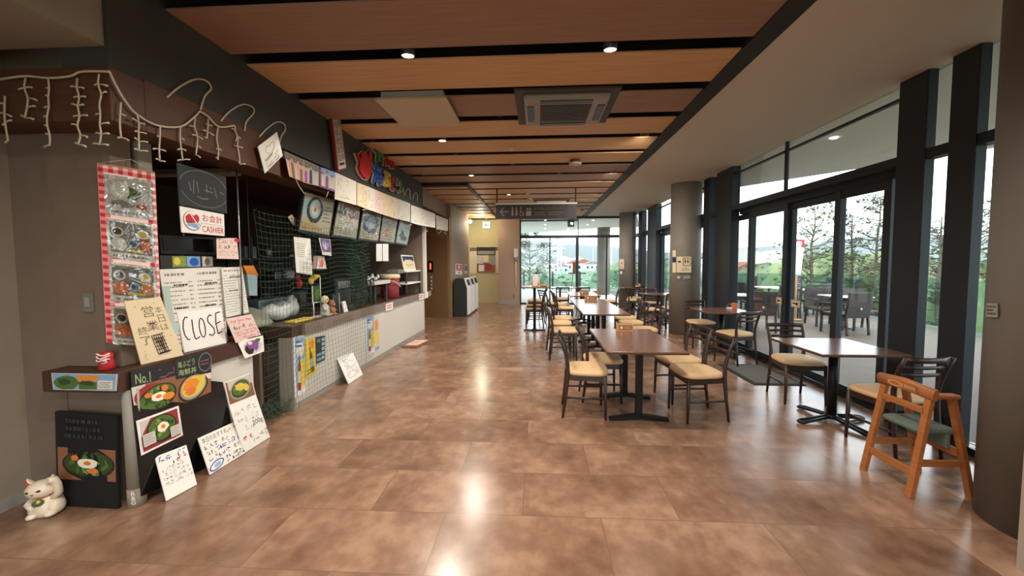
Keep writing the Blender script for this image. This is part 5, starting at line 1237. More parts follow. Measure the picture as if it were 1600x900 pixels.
for k, (y, r, hh, mm, lb) in enumerate(((3.9, .13, .24, 'steel', 'large steel stock pot on the kitchen worktop, nearest the cashier'), (4.35, .09, .30, 'chalkboard', 'dark tall kettle on the kitchen worktop'), (4.75, .12, .16, 'paper_grey', 'pale bowl on the kitchen worktop'), (5.2, .10, .26, 'steel', 'narrow steel pot on the kitchen worktop'), (5.9, .14, .2, 'grey_plastic', 'grey tub on the kitchen worktop'), (6.6, .12, .28, 'steel', 'steel pot at the far end of the kitchen worktop'))):
    t = thing('cooking_pot', lb, 'pot', (-3.85, y, .862), group='vessels on the kitchen worktop')
    q = MB(); q.lathe([(r*.9, 0), (r, .02), (r, hh)], M[mm], (-3.85, y, .862), 20); q.build('body', t)
    q = MB(); q.lathe([(r*1.04, hh), (r*.9, hh+.02), (.02, hh+.035), (.015, hh+.06)], M['steel_dark'], (-3.85, y, .862), 20); q.build('lid', t)
t = thing('coffee_machine', 'dark coffee machine behind the net at the middle of the counter', 'coffee machine', (-2.95, 5.6, CT))
q = MB(); q.box((-3.18, 5.25, CT), (-2.85, 5.7, CT+.42), M['black_plastic'], .015); q.build('body', t)
q = MB(); q.box((-2.852, 5.3, CT+.28), (-2.84, 5.65, CT+.38), M['steel']); q.build('front_panel', t)
q = MB(); q.box((-2.9, 5.3, CT), (-2.74, 5.65, CT+.04), M['steel_dark'], .005); q.build('drip_tray', t)

# ------------------------------------------------------------------ green net over the counter
q = MB(); ny, nz = 40, 34
def netp(i, j):
    y = 3.27+2.30*i/ny; f = j/nz; z = 2.02-2.0*f if y < 3.75 else 2.02-1.92*f
    sag = .10*math.sin(PI*min(1, max(0, (y-3.02)/2.5)))*(1-f)
    x = -2.505+.05*f+.05*math.sin(6*y+3*f)*(.4+.6*f)*.4
    if z < .87: x = -2.452+.012*math.sin(9*y+5*f)
    if z > .87: x = min(x, -2.455)
    return Vector((x, y+.03*math.sin(5*f+2*y), z-sag+.02*math.sin(7*y)*(1-f)))
NG = [[netp(i, j) for j in range(nz+1)] for i in range(ny+1)]
for i in range(0, ny+1): q.tube(NG[i], .0015, M['net_green'], 3, cap=False)
for j in range(0, nz+1): q.tube([NG[i][j] for i in range(ny+1)], .0015, M['net_green'], 3, cap=False)
tag(q.build('protective_net', fix=False), 'dark green mesh net hanging from the beam over the counter to the floor', 'net')
# bunched part of the net at its far end
q = MB()
for k in range(26):
    f0 = k/25; q.tube(smooth([(-2.60+.05*math.sin(k), 5.05+.30*f0+.02*math.sin(3*k), 1.80-.03*math.sin(k*1.7)), (-2.58+.04*math.sin(k*2), 5.15+.34*f0, 1.40), (-2.56+.03*math.cos(k), 5.20+.36*f0, .90)], 3), .003, M['net_green'], 3, cap=False)
for j in range(22):
    z = .9+.042*j; q.tube(smooth([(-2.56+.05*math.sin(k*1.3+j), 5.05+.06*k, z-.03*math.sin(k*1.1)) for k in range(10)], 3), .003, M['net_green'], 3, cap=False)
tag(q.build('gathered_net', fix=False), 'gathered end of the green net hanging beside the coffee machine', 'net')
# net pile at the foot
q = MB()
for k in range(40):
    x, y = -2.62+rnd.uniform(-.12, .1), 3.52+rnd.uniform(-.16, .14)
    q.tube(smooth([(x, y, .012), (x+rnd.uniform(-.1, .1), y+rnd.uniform(-.1, .1), rnd.uniform(.03, .16)), (x+rnd.uniform(-.12, .12), y+rnd.uniform(-.1, .1), .015)], 4), .004, M['net_green'], 4)
tag(q.build('net_heap'), 'heap of green netting on the floor between the two counters', 'net')
tag(bb((-3.2, 3.56, 0.0), (-2.72, 3.60, .72), M['brown_wall'], .003).build('gate_panel'), 'brown panel closing the gap between the cashier and the long counter', 'panel')

# ------------------------------------------------------------------ far hall things
def bin_(y, w, label):
    x1 = -1.93; x0 = -2.34
    t = thing('waste_bin', label, 'waste bin', ((x0+x1)/2, y+w/2, 0), group='waste bins by the hall wall')
    prof = [(x0, .02), (x1-.04, .02), (x1-.04, .80), (x1-.12, 1.06), (x0+.06, 1.06), (x0, .92)]
    q = MB(); q.prism([(x, y, z) for x, z in prof], (0, w, 0), M['chalkboard']); q.build('body', t)
    q = MB(); q.box((x1-.04, y+.015, .05), (x1, y+w-.015, .80), M['white_plastic'], .01); q.build('front_door', t)
    q = MB(); q.prism([(x1-.041, y+.015, .80), (x1, y+.015, .80), (x1-.085, y+.015, 1.07), (x1-.125, y+.015, 1.07)], (0, w-.03, 0), M['white_plastic']); h_ = q.build('hood', t)
    q = MB(); q.prism([(x1-.012, y+.10, .86), (x1-.008, y+.10, .86), (x1-.058, y+.10, 1.02), (x1-.062, y+.10, 1.02)], (0, w-.2, 0), M['black_matte']); q.build('opening', h_)
    q = MB(); q.box((x0, y+.01, 0), (x1-.05, y+w-.01, .022), M['black_plastic']); q.build('base', t)
bin_(10.48, .52, 'nearest of the three dark and white waste bins along the hall wall')
bin_(11.12, .52, 'middle one of the three dark and white waste bins along the hall wall')
bin_(11.76, .52, 'farthest of the three dark and white waste bins along the hall wall')
def d_red(a): a.rect(.06, .35, .94, .94, M['red']); a.ell(.5, .72, .16, .14, M['card_white']); a.poly([(.2, .22), (.8, .22), (.5, .06)], M['red']); a.rows(.15, .4, .85, .56, 1, M['card_white'], .5)
def quadY(c, Y): return [P(*p, Y=Y) for p in c]
board('recycling_sign', quadX([(712, 412), (722, 413), (722, 429), (712, 429)], -2.375), M['card_white'], 'red and white sign on the hall wall above the nearest waste bin', 'sign', d_red, .004)
board('recycling_sign', quadX([(726, 413), (730, 414), (730, 427), (726, 427)], -2.375), M['paper_grey'], 'small grey blue sign on the hall wall above the farther waste bins', 'sign', lambda a: (a.rect(.1, .3, .9, .9, M['navy']), a.poly([(.2, .25), (.8, .25), (.5, .08)], M['navy'])), .004)
# poster board on the yellow wall
t = thing('wall_poster', 'framed poster of scenery photos on the yellow end wall', 'poster', P(760, 427, Y=14.29))
qd = quadY([(734, 386), (779, 385), (779, 427), (734, 427)], 14.285); mb, a = sheet(qd, M['paper_cream'], .012); a.rect(0, .84, 1, .98, M['brown_wall']); mb.build('backing', t)
mb, a = sheet(quadY([(745, 386), (774, 386), (774, 426), (745, 426)], 14.27), M['photo_wood'], .005)
a.rect(0, .68, 1, 1, M['bowl_dark']); a.rect(.05, .72, .95, .85, M['bowl_grey']); a.rect(0, .35, .33, .68, M['paper_grey']); a.rect(.66, .3, 1, .68, M['bowl_grey']); a.rect(.34, .4, .64, .68, M['paper_cream']); a.rect(.1, .05, .4, .3, M['laminate']); a.rect(.45, .1, .8, .34, M['tray_red']); mb.build('print', t)
# exit sign
t = thing('exit_sign', 'green and white lit exit sign with an arrow hanging in the corridor', 'exit sign', (-1.75, 13.0, 2.62))
a_ = P(754, 346, Y=13.0); b_ = P(766, 357, Y=13.0)
q = MB(); q.box((a_.x, 12.98, b_.z), (b_.x, 13.06, a_.z), M['white_plastic'], .004); q.build('housing', t)
mb, a = sheet([(a_.x+.01, 12.978, a_.z-.01), (b_.x-.01, 12.978, a_.z-.01), (b_.x-.01, 12.978, b_.z+.01), (a_.x+.01, 12.978, b_.z+.01)], M['exit_green'], .001)
a.line([(.85, .5), (.35, .5)], .025, M['exit_mark']); a.line([(.55, .75), (.32, .5), (.55, .25)], .025, M['exit_mark']); mb.build('face', t)
q = MB(); q.tube([((a_.x+b_.x)/2, 13.02, a_.z), ((a_.x+b_.x)/2, 13.02, 3.1)], .012, M['white_plastic'], 8); q.build('rod', t)
# fixture on the tan wall
c = P(806, 400, Y=13.71)
t = thing('wall_thermometer', 'white wall fixture with a long thin rod on the tan end wall', 'wall fixture', (c.x, 13.69, .9))
q = MB(); q.box((c.x-.07, 13.64, 1.68), (c.x+.07, 13.72, 1.98), M['white_plastic'], .02); q.build('head', t)
q = MB(); q.lathe([(.01, 0), (.06, .16)], M['steel'], (c.x, 13.67, 1.52), 14); q.build('cone', t)
q = MB(); q.tube([(c.x, 13.68, .62), (c.x, 13.68, 1.54)], .012, M['paper_cream'], 8); q.build('rod', t)
c = P(803, 463, Y=13.71); q = MB(); q.tube([(c.x, 13.72, c.z+.06), (c.x, 13.66, c.z+.05), (c.x, 13.66, c.z-.03), (c.x, 13.70, c.z-.06)], .012, M['steel_dark'], 8); tag(q.build('wall_hook'), 'small dark hook low on the tan end wall', 'hook')
# elevator call panel
t = thing('elevator_panel', 'dark elevator panel with a lit red number above round buttons', 'elevator panel', P(672, 440, Y=10.26))
a_ = P(669, 408, Y=10.26); b_ = P(677, 425, Y=10.26); q = MB(); q.box((a_.x, 10.245, b_.z), (b_.x, 10.27, a_.z), M['black_plastic'], .003); q.build('display', t)
mb, a = sheet([(a_.x, 10.244, a_.z), (b_.x, 10.244, a_.z), (b_.x, 10.244, b_.z), (a_.x, 10.244, b_.z)], M['black_gloss'], .0005); a.text('1', .32, .25, .62, .8, M['led_red']); mb.build('number', t)
a2 = P(674, 430, Y=10.26); q = MB(); q.box((a2.x-.03, 10.25, a2.z-.42), (a2.x+.03, 10.27, a2.z), M['steel'], .002)
q.build('plate', t)
for k in range(4): q = MB(); q.lathe([(.022, 0), (.02, .012)], M['white_plastic'], (0, 0, 0), 14); bmesh.ops.transform(q.bm, matrix=Matrix.Translation((a2.x, 10.25, a2.z-.06-.1*k)) @ Matrix.Rotation(PI/2, 4, 'X'), verts=q.bm.verts[:]); q.build('button', t)

# hanging direction sign
YS = 8.35
t = thing('hanging_sign', 'dark hanging sign with a left arrow and toilet pictograms under the ceiling', 'sign', (0, YS, 2.45))
a_ = P(775, 320, Y=YS); b_ = P(901, 341, Y=YS)
qd = [Vector((a_.x, YS, a_.z)), Vector((b_.x, YS, a_.z)), Vector((b_.x, YS, b_.z)), Vector((a_.x, YS, b_.z))]
mb, a = sheet(qd, M['sign_brown'], .05); mb.build('board', t)
for x in (a_.x+.02, b_.x-.02): q = MB(); q.tube([(x, YS+.025, a_.z), (x, YS+.025, 3.12)], .014, M['sign_brown'], 8); q.build('rod', t)
q = MB(); q.box((a_.x-.01, YS-.003, a_.z), (b_.x+.01, YS+.053, a_.z+.035), M['paper_grey']); q.build('top_rail', t)
mb = MB(); a = Art(mb, qd, .001); S = M['sign_mark']
a.line([(.16, .5), (.055, .5)], .022, S); a.line([(.10, .80), (.052, .5), (.10, .2)], .022, S)
for x in (.205, .255): a.ell(x, .74, .010, .08, S); a.poly([(x-.012, .64), (x+.012, .64), (x+.010, .22), (x-.010, .22)], S)
a.ell(.31, .76, .010, .07, S); a.line([(.308, .68), (.312, .46), (.335, .46), (.35, .24)], .016, S); a.ring(.318, .38, .024, .18, .012, S, 2.2, 6.0)
a.rect(.375, .2, .44, .55, S); a.ell(.392, .68, .012, .09, S); a.ell(.424, .68, .012, .09, S)
a.text('お手洗い', .475, .62, .62, .80, M['sign_text']); a.text('エレベーター', .65, .62, .85, .78, M['sign_text']); a.rows(.475, .2, .63, .5, 2, M['sign_text'], .5); a.rows(.65, .2, .85, .5, 2, M['sign_text'], .5)
mb.build('pictograms', t)

# signs on the columns
def on_col(cx, cy, r, px, m, label, nm, draw, g=None):
    """sheet bent round a column: placed on the tangent plane facing the viewer"""
    qs = []; wd = abs(px[1][0]-px[0][0])*math.hypot(cx, cy)/FPX/2; sag = wd*wd/(2*r)
    for u, v in px:
        d = RM @ Vector(((u-CX)/FPX, -(v-CY)/FPX, -1)); ox, oy = -cx, -cy; A = d.x**2+d.y**2; B = 2*(ox*d.x+oy*d.y); Cc = ox*ox+oy*oy-(r+.008+sag)**2
        D = max(B*B-4*A*Cc, 0); tt = (-B-math.sqrt(D))/(2*A); qs.append(Vector((0, 0, EYE))+d*tt)
    c = sum(qs, Vector())/4
    return board(nm, qs, m, label, 'sign', draw, .004, g)
def d_wc(a):
    a.rect(.44, .42, .94, .94, M['ink']); a.rect(.48, .46, .90, .90, M['paper_cream'])
    for x in (.6, .78): a.ell(x, .82, .04, .055, M['ink']); a.poly([(x-.07, .75), (x+.07, .75), (x, .52)], M['ink'])
    a.line([(.1, .68), (.3, .68)], .03, M['ink']); a.rows(.35, .1, .95, .32, 2, M['ink_grey'], .5)
on_col(3.06, 8.20, .30, [(1057, 401), (1080, 401), (1080, 426), (1057, 426)], M['paper_cream'], 'cream toilet sign with two black figures on the round column', 'toilet_sign', d_wc)
on_col(3.06, 8.20, .30, [(1050.8, 391), (1056, 391), (1056, 426), (1050.8, 426)], M['paper_cream'], 'narrow cream notice left of the toilet sign on the round column', 'column_notice', lambda a: a.rect(0, .45, 1, .7, M['navy']))
on_col(3.06, 8.20, .30, [(1057, 430), (1064, 430), (1064, 437), (1057, 437)], M['grey_plastic'], 'small square switch plate below the toilet sign', 'switch_plate', lambda a: a.poly([(.2, .7), (.8, .7), (.5, .2)], M['card_white']))
on_col(3.06, 8.20, .30, [(1067, 430), (1079, 430), (1079, 436), (1067, 437)], M['grey_plastic'], 'wider switch plate below the toilet sign', 'switch_plate', lambda a: a.rect(.1, .15, .9, .85, M['kick_grey']))
on_col(2.93, 12.85, .27, [(968, 405), (975, 405), (975, 420), (968, 420)], M['paper_pink'], 'pink notice sheet on the far round column', 'column_notice', lambda a: (a.ell(.5, .6, .2, .15, M['salmon']), a.rows(.1, .1, .9, .3, 2, M['ink_grey'], .5)))
on_col(2.93, 12.85, .27, [(969, 424), (972, 424), (972, 428), (969, 428)], M['card_white'], 'tiny white switch below the pink notice on the far column', 'switch_plate', lambda a: None)
on_col(2.86, 2.21, .30, [(1541, 474), (1558, 474), (1558, 496), (1541, 495)], M['kick_grey'], 'small grey label with dark lines on the near round column', 'column_label', lambda a: a.rows(.06, .12, .94, .9, 3, M['ink'], .6))
# arrow stickers on the glass door
XS = 3.36
board('door_sticker', quadX([(1213, 464), (1221, 465), (1221, 476), (1213, 474)], XS), M['paper_cream'], 'small cream sticker with a left arrow on the glass door', 'sticker', lambda a: (a.rect(.08, .08, .92, .92, M['ink']), a.rect(.14, .14, .86, .86, M['paper_cream']), a.line([(.75, .5), (.25, .5)], .02, M['ink']), a.line([(.45, .7), (.25, .5), (.45, .3)], .02, M['ink'])), .002)
board('door_sticker', quadX([(1236, 468), (1250, 470), (1249, 481), (1236, 479)], XS), M['paper_cream'], 'wider cream sticker with a right arrow on the glass door', 'sticker', lambda a: (a.rect(.06, .08, .94, .92, M['ink']), a.rect(.1, .14, .9, .86, M['paper_cream']), a.line([(.2, .55), (.8, .45)], .02, M['ink']), a.line([(.62, .7), (.8, .45), (.6, .28)], .02, M['ink'])), .002)
# door mats
def mat_(x0, y0, x1, y1, label, nm='door_mat'):
    t = thing(nm, label, 'mat', ((x0+x1)/2, (y0+y1)/2, 0), group='door mats along the windows')
    q = MB(); q.box((x0, y0, .001), (x1, y1, .010), M['black_matte'], .003); q.build('border', t)
    q = MB(); q.box((x0+.05, y0+.05, .009), (x1-.05, y1-.05, .013), M['mat_grey'], .002); q.build('pile', t)
mat_(2.62, 4.75, 3.24, 5.70, 'dark door mat in front of the sliding glass doors by the nearest window table')

# ------------------------------------------------------------------ ceiling fixtures
def ceiling_ac(x0, x1, y0, y1, label, body, z=3.1, down=.07):
    t = thing('air_conditioner', label, 'air conditioner', ((x0+x1)/2, (y0+y1)/2, z-down), group='ceiling cassette air conditioners')
    q = MB(); zb = z-down
    q.prism([(x0, y0, z-.001), (x1, y0, z-.001), (x1, y1, z-.001), (x0, y1, z-.001)][::-1], (0, 0, -.02), M['ac_dark'])
    q.box((x0+.08, y0+.08, zb), (x1-.08, y1-.08, z), body, .03); q.build('body', t)
    q = MB(); q.box((x0+.24, y0+.22, zb-.008), (x1-.24, y1-.22, zb+.004), M['ac_dark'], .004)
    for k in range(9): q.box((x0+.26, y0+.25+k*(y1-y0-.5)/9, zb-.012), (x1-.26, y0+.26+k*(y1-y0-.5)/9, zb-.006), M['steel_dark'])
    q.build('intake_grille', t)
    for (a, b) in (((x0+.24, y0+.11), (x1-.24, y0+.18)), ((x0+.24, y1-.18), (x1-.24, y1-.11)), ((x0+.11, y0+.24), (x0+.18, y1-.24)), ((x1-.18, y0+.24), (x1-.11, y1-.24))):
        q = MB(); q.box((*a, zb-.01), (*b, zb+.002), M['steel_dark'], .004); q.build('air_vane', t)
ceiling_ac(-.22, .76, 3.62, 4.50, 'grey ceiling air conditioner nearest the camera', M['ac_grey'])
ceiling_ac(-.12, .80, 9.92, 10.74, 'pale ceiling air conditioner above the hanging direction sign', M['white_plastic'])
t = thing('ceiling_hatch', 'pale cream ceiling panel hanging slightly below the wood panels', 'ceiling panel', (-1.2, 4.0, 3.03))
q = MB(); q.box((-1.54, 3.64, 3.035), (-.86, 4.36, 3.06), M['hatch_cream'], .004); q.build('panel', t)
q = MB(); q.box((-1.50, 3.68, 3.06), (-.90, 4.32, 3.13), M['paper_grey']); q.build('neck', t)
def smoke(x, y, label, g='round detectors in the ceiling'):
    t = thing('ceiling_detector', label, 'detector', (x, y, 3.05), group=g)
    q = MB(); q.lathe([(.055, -.03), (.06, -.02), (.062, 0)], M['hatch_cream'], (x, y, 3.1), 20); q.build('base', t)
    q = MB(); q.lathe([(.03, -.045), (.04, -.03)], M['paper_grey'], (x, y, 3.1), 16); q.build('sensor', t)
smoke(-.37, 5.42, 'small round detector in the orange ceiling panel beyond the pale hatch')
t = thing('ceiling_speaker', 'larger round detector with a dark gap on the ceiling right of the middle', 'detector', (.58, 6.15, 3.05))
q = MB(); q.lathe([(.075, 0), (.075, .05)], M['ac_dark'], (.58, 6.15, 3.05), 20); q.build('base', t)
q = MB(); q.lathe([(.06, -.02), (.10, -.005), (.10, .01)], M['hatch_cream'], (.58, 6.15, 3.04), 24); q.build('cover', t)
smoke(-.25, 8.9, 'round detector nearer of the two before the hanging sign')
smoke(-.2, 9.6, 'round detector farther of the two before the hanging sign')
def spot(x, y, label, tilt=0, r=.05, on=True, power=1.0):
    t = thing('ceiling_spotlight', label, 'spotlight', (x, y, 3.05), group='warm spotlights in the ceiling')
    q = MB(); Mx = Matrix.Translation((x, y, 3.12)) @ Matrix.Rotation(tilt, 4, 'X')
    q.lathe([(r*1.0, .12), (r*1.05, .02), (r*1.1, -.03), (r*.95, -.035)], M['steel_dark'], (0, 0, 0), 20, cap=False)
    bmesh.ops.transform(q.bm, matrix=Mx, verts=q.bm.verts[:]); q.build('housing', t)
    q = MB(); q.lathe([(r*.1, .035), (r*.55, .01), (r*.92, -.022), (r*.9, -.028)], M['bulb'], (0, 0, 0), 18)
    bmesh.ops.transform(q.bm, matrix=Mx, verts=q.bm.verts[:]); q.build('bulb', t)
    q = MB(); q.box((x-.008, y-.008, 3.2), (x+.008, y+.008, 3.42), M['steel_dark']); q.build('stem', t)
    if on:
        l = bpy.data.lights.new('spot_lamp', 'SPOT'); l.energy = SPOT_W*power; l.color = (1, .91, .78); l.spot_size = math.radians(165); l.spot_blend = .95; l.shadow_soft_size = .05
        lo = bpy.data.objects.new('spot_lamp', l); COL.objects.link(lo); lo.parent = t; lo.location = (0, 0, .0); lo.rotation_euler = (tilt, 0, 0)
for (x, y, lb, tl) in ((-1.0, 2.99, 'bright ceiling spotlight nearest the camera, left one', .1), (.54, 3.0, 'bright ceiling spotlight nearest the camera, right one', .1), (-1.25, 5.05, 'ceiling spotlight on the left just beyond the pale hatch', 0), (1.34, 5.0, 'tilted ceiling spotlight on the right beyond the near air conditioner', .5),
                     (-1.22, 7.06, 'third ceiling spotlight on the left before the dark cross rail', 0), (1.35, 7.0, 'third tilted ceiling spotlight on the right', .5), (-.69, 9.1, 'ceiling spotlight just left of the hanging sign rods', 0), (1.42, 9.08, 'fourth tilted ceiling spotlight on the right', .4), (1.35, 12.0, 'last ceiling spotlight on the right before the glazed end wall', .3)): spot(x, y, lb, tl)
t = thing('wall_spotlight', 'small bright spotlight at the corner of the hall wall', 'spotlight', (-2.2, 12.9, 2.7))
c = P(734.5, 346, Y=12.9)
q = MB(); q.tube([(c.x-.12, 13.0, c.z+.05), (c.x, 12.95, c.z+.02)], .012, M['steel_dark'], 8); q.build('arm', t)
q = MB(); q.ball((c.x, 12.9, c.z), .06, M['bulb']); q.build('bulb', t)
l = bpy.data.lights.new('hall_lamp', 'POINT'); l.energy = 30; l.color = (1, .92, .7); l.shadow_soft_size = .08
lo = bpy.data.objects.new('hall_lamp', l); COL.objects.link(lo); lo.parent = t; lo.location = Vector((c.x+.3, 13.2, c.z-.1))-t.location
# lights of the same kind over the entrance, behind the camera
for (x, y, lb) in ((-1.0, .95, 'ceiling spotlight over the entrance, left one'), (.54, .95, 'ceiling spotlight over the entrance, right one'), (-1.0, -1.1, 'ceiling spotlight far behind the entrance, left one'), (.54, -1.1, 'ceiling spotlight far behind the entrance, right one')): spot(x, y, lb, 0)

# ------------------------------------------------------------------ terrace
def at(px, D, z): d = RM @ Vector(((px-CX)/FPX, 0, -1)); k = D/(-(RM.transposed() @ d).z); p = Vector((0, 0, EYE))+d*k; return p.x, p.y
def armchair():
    t = thing('terrace_armchair', 'x', 'armchair', (0, 0, 0)); m = M['wicker']
    q = MB(); q.box((-.27, -.25, .36), (.27, .27, .44), m, .02); q.build('seat', t)
    q = MB(); q.prism([(-.28, -.30, .36), (.28, -.30, .36), (.27, -.37, .88), (-.27, -.37, .88)], (0, .05, .0), m); q.build('backrest', t)
    for s in (-1, 1):
        q = MB(); q.tube([(s*.27, .24, 0), (s*.26, .24, .62)], .025, m, 4); q.build('leg', t)
        q = MB(); q.tube([(s*.26, -.32, 0), (s*.26, -.28, .40)], .025, m, 4); q.build('leg', t)
        q = MB(); q.tube([(s*.27, .26, .63), (s*.27, -.32, .63)], .03, m, 4, flat=(1.2, .8)); q.build('armrest', t)
    q = MB(); q.ball((0, -.362, .55), (.025, .008, .025), M['paper_grey'], 10); q.build('badge', t)
    return t
AC = armchair(); GA = 'dark armchairs on the terrace'
for k, (x, y, rz, lb) in enumerate(((4.85, 8.75, -12, 'dark terrace armchair seen from behind, nearest the glass door posts'), (6.45, 8.45, 12, 'large dark terrace armchair seen from behind in the right glass door'), (7.15, 8.9, 175, 'dark terrace armchair partly hidden by the right steel post, facing the table'), (6.75, 10.9, -8, 'dark terrace armchair behind the wooden sign post'),
                                 (7.75, 11.25, 80, 'dark terrace armchair turned sideways, left one of the pair by the balustrade'), (8.15, 11.6, 80, 'dark terrace armchair turned sideways, right one of the pair by the balustrade'), (6.45, 12.1, -80, 'tall backed terrace armchair by the far white table, left one'), (6.7, 12.6, -80, 'tall backed terrace armchair by the far white table, right one'), (5.2, 11.2, 5, 'dark terrace armchair seen through the leftmost glass door'), (6.75, 9.4, 170, 'dark terrace armchair beyond the large one, facing the house'))):
    o = AC if k == 0 else copy_tree(AC); o.location = (x, y, -.02); o.rotation_euler = (0, 0, math.radians(rz)); o['label'] = lb; o['group'] = GA
def ttable():
    t = thing('terrace_table', 'x', 'table', (0, 0, 0))
    q = MB(); q.box((-.36, -.36, .71), (.36, .36, .735), M['white_table'], .005); q.build('tabletop', t)
    q = MB(); q.lathe([(.035, .03), (.035, .71)], M['steel'], (0, 0, 0), 14); q.build('pedestal', t)
    q = MB(); q.box((-.28, -.03, 0), (.28, .03, .03), M['steel'], .005); q.box((-.03, -.28, 0), (.03, .28, .03), M['steel'], .005); q.build('base', t)
    return t
T0 = ttable()
for k, (x, y, lb) in enumerate(((4.75, 9.45, 'white terrace table before the nearest armchair'), (7.15, 12.3, 'white terrace table far out by the balustrade'), (7.0, 9.15, 'white terrace table right of the large armchair'), (7.3, 11.45, 'white terrace table before the pair of turned armchairs'))):
    o = T0 if k == 0 else copy_tree(T0); o.location = (x, y, -.02); o['label'] = lb; o['group'] = 'white tables on the terrace'
# balustrade: posts and glass sheets
def balustrade(pts, label, name='glass_balustrade', h=1.12):
    t = thing(name, label, 'balustrade', pts[len(pts)//2])
    for a, b in zip(pts[:-1], pts[1:]):
        a, b = Vector(a), Vector(b); u = (b-a).normalized(); nn = Vector((-u.y, u.x, 0))
        q = MB(); q.prism([a+u*.04+nn*.006, b-u*.04+nn*.006, b-u*.04-nn*.006, a+u*.04-nn*.006], (0, 0, h), M['balustrade_glass']); o = q.build('glass_sheet', t)
        for s in (-.5, .0): pass
    for a in pts:
        q = MB(); q.box((a[0]-.05, a[1]-.025, a[2]), (a[0]+.05, a[1]+.025, a[2]+h-.1), M['frame_dark'], .004); q.build('post', t)
    return t
balustrade([(4.6, 17.0, -.02), (5.6, 15.7, -.02), (6.6, 14.6, -.02), (7.5, 13.7, -.02), (8.3, 12.95, -.02), (8.95, 12.3, -.02), (8.9, 11.2, -.02), (8.85, 10.1, -.02), (8.8, 8.8, -.02), (8.75, 7.4, -.02), (8.7, 6.0, -.02)], 'glass balustrade with dark posts round the terrace on the right')
balustrade([(-6, 21.5, -.02), (-4.2, 21.5, -.02), (-2.4, 21.5, -.02), (-.8, 21.5, -.02), (.8, 21.5, -.02), (2.3, 21.4, -.02), (3.6, 20.0, -.02), (4.6, 18.3, -.02)], 'glass balustrade with dark posts beyond the glazed end wall')
# banner flag
t = thing('banner_flag', 'red and white vertical banner flag on a pole beyond the terrace balustrade', 'flag', (9.6, 13.6, -.6))
fx, fy = at(1236, 15.5, 0)
t.location = (fx, fy, -.9)
q = MB(); q.tube([(fx, fy, -.9), (fx, fy, 2.5)], .02, M['steel'], 8); q.tube([(fx, fy, 2.42), (fx+.42, fy, 2.42)], .012, M['steel'], 6); q.build('pole', t)
qd = [Vector((fx+.02, fy, 2.4)), Vector((fx+.44, fy-.05, 2.36)), Vector((fx+.30, fy-.10, .95)), Vector((fx+.02, fy, .95))]
mb, a = sheet(qd, M['card_white'], .003); a.rect(0, .78, 1, 1, M['red']); a.poly([(0, .3), (.12, .3), (.12, .78), (0, .78)], M['red']); a.vtext('海ぶどう', .3, .05, .85, .76, M['red']); a.ell(.5, .89, .3, .06, M['paper_pink'], wob=.2); mb.build('cloth', t)
# sign post and dark notice outside
t = thing('wooden_sign_post', 'light wooden upright board standing on the terrace behind the glass door post', 'sign board', (6.1, 9.9, -.02))
c = P(1240, 465, Y=10.2); q = MB(); q.box((c.x-.05, 10.18, -.02), (c.x+.07, 10.22, P(1240, 431, Y=10.2).z), M['wood_light'], .004); q.build('board', t)
q = MB(); q.box((c.x-.15, 10.05, -.02), (c.x+.17, 10.35, .02), M['wood_light'], .004); q.build('foot', t)
c2 = P(1248, 443, Y=10.4)
t = thing('dark_notice', 'dark blue notice board with white letters beside the wooden upright board', 'sign board', (c2.x, 10.4, -.02))
a_ = P(1245, 432, Y=10.4); b_ = P(1252, 454, Y=10.4)
mb, a = sheet([(a_.x, 10.39, a_.z), (b_.x, 10.39, a_.z), (b_.x, 10.39, b_.z), (a_.x, 10.39, b_.z)], M['navy'], .03); a.rows(.2, .1, .8, .9, 5, M['paper_grey'], .5, .7); mb.build('board', t)
q = MB(); q.tube([((a_.x+b_.x)/2, 10.41, -.02), ((a_.x+b_.x)/2, 10.41, b_.z)], .018, M['steel_dark'], 8); q.box(((a_.x+b_.x)/2-.15, 10.3, -.02), ((a_.x+b_.x)/2+.15, 10.52, 0), M['steel_dark']); q.build('stand', t)
t = thing('notice_easel', 'small notice on an easel beyond the glazed end wall', 'notice', (1.3, 16.5, -.02))
c = P(899, 420, Y=16.5); q = MB(); q.box((c.x-.12, 16.48, 1.05), (c.x+.12, 16.5, 1.5), M['photo_wood'], .004); q.build('board', t)
q = MB(); q.box((c.x-.30, 16.47, 1.0), (c.x+.45, 16.52, 1.05), M['photo_wood']); q.build('ledge', t)
q = MB()
for s in (-.2, .2): q.tube([(c.x+s, 16.5, -.02), (c.x+s*.5, 16.5, 1.02)], .018, M['photo_wood'], 8)
q.build('leg_frame', t)
# eave lamps
for k, (px, lb) in enumerate((((852, 344), 'nearest left eave downlight beyond the glazed end wall'), ((852, 351), 'middle left eave downlight beyond the glazed end wall'), ((852, 357), 'farthest left eave downlight beyond the glazed end wall'), ((927, 344), 'nearest right eave downlight beyond the glazed end wall'), ((918, 351), 'middle right eave downlight beyond the glazed end wall'), ((1303, 215), 'eave downlight seen through the high side window'))):
    c = P(*px, Z=3.1); q = MB(); q.lathe([(.035, -.012), (.045, 0)], M['bulb_cool'], (c.x, c.y, 3.1), 18); tag(q.build('eave_downlight'), lb, 'downlight', 'downlights under the outdoor eaves')
c = P(892, 347, Z=3.0); t = thing('eave_speaker', 'dark outdoor speaker box under the eave beyond the end glazing', 'speaker', (c.x, c.y, 2.8))
q = MB(); q.box((c.x-.12, c.y-.1, 2.82), (c.x+.12, c.y+.1, 3.05), M['steel_dark'], .02); q.build('box', t); q = MB(); q.box((c.x-.02, c.y-.02, 3.04), (c.x+.02, c.y+.02, 3.1), M['steel_dark']); q.build('bracket', t)

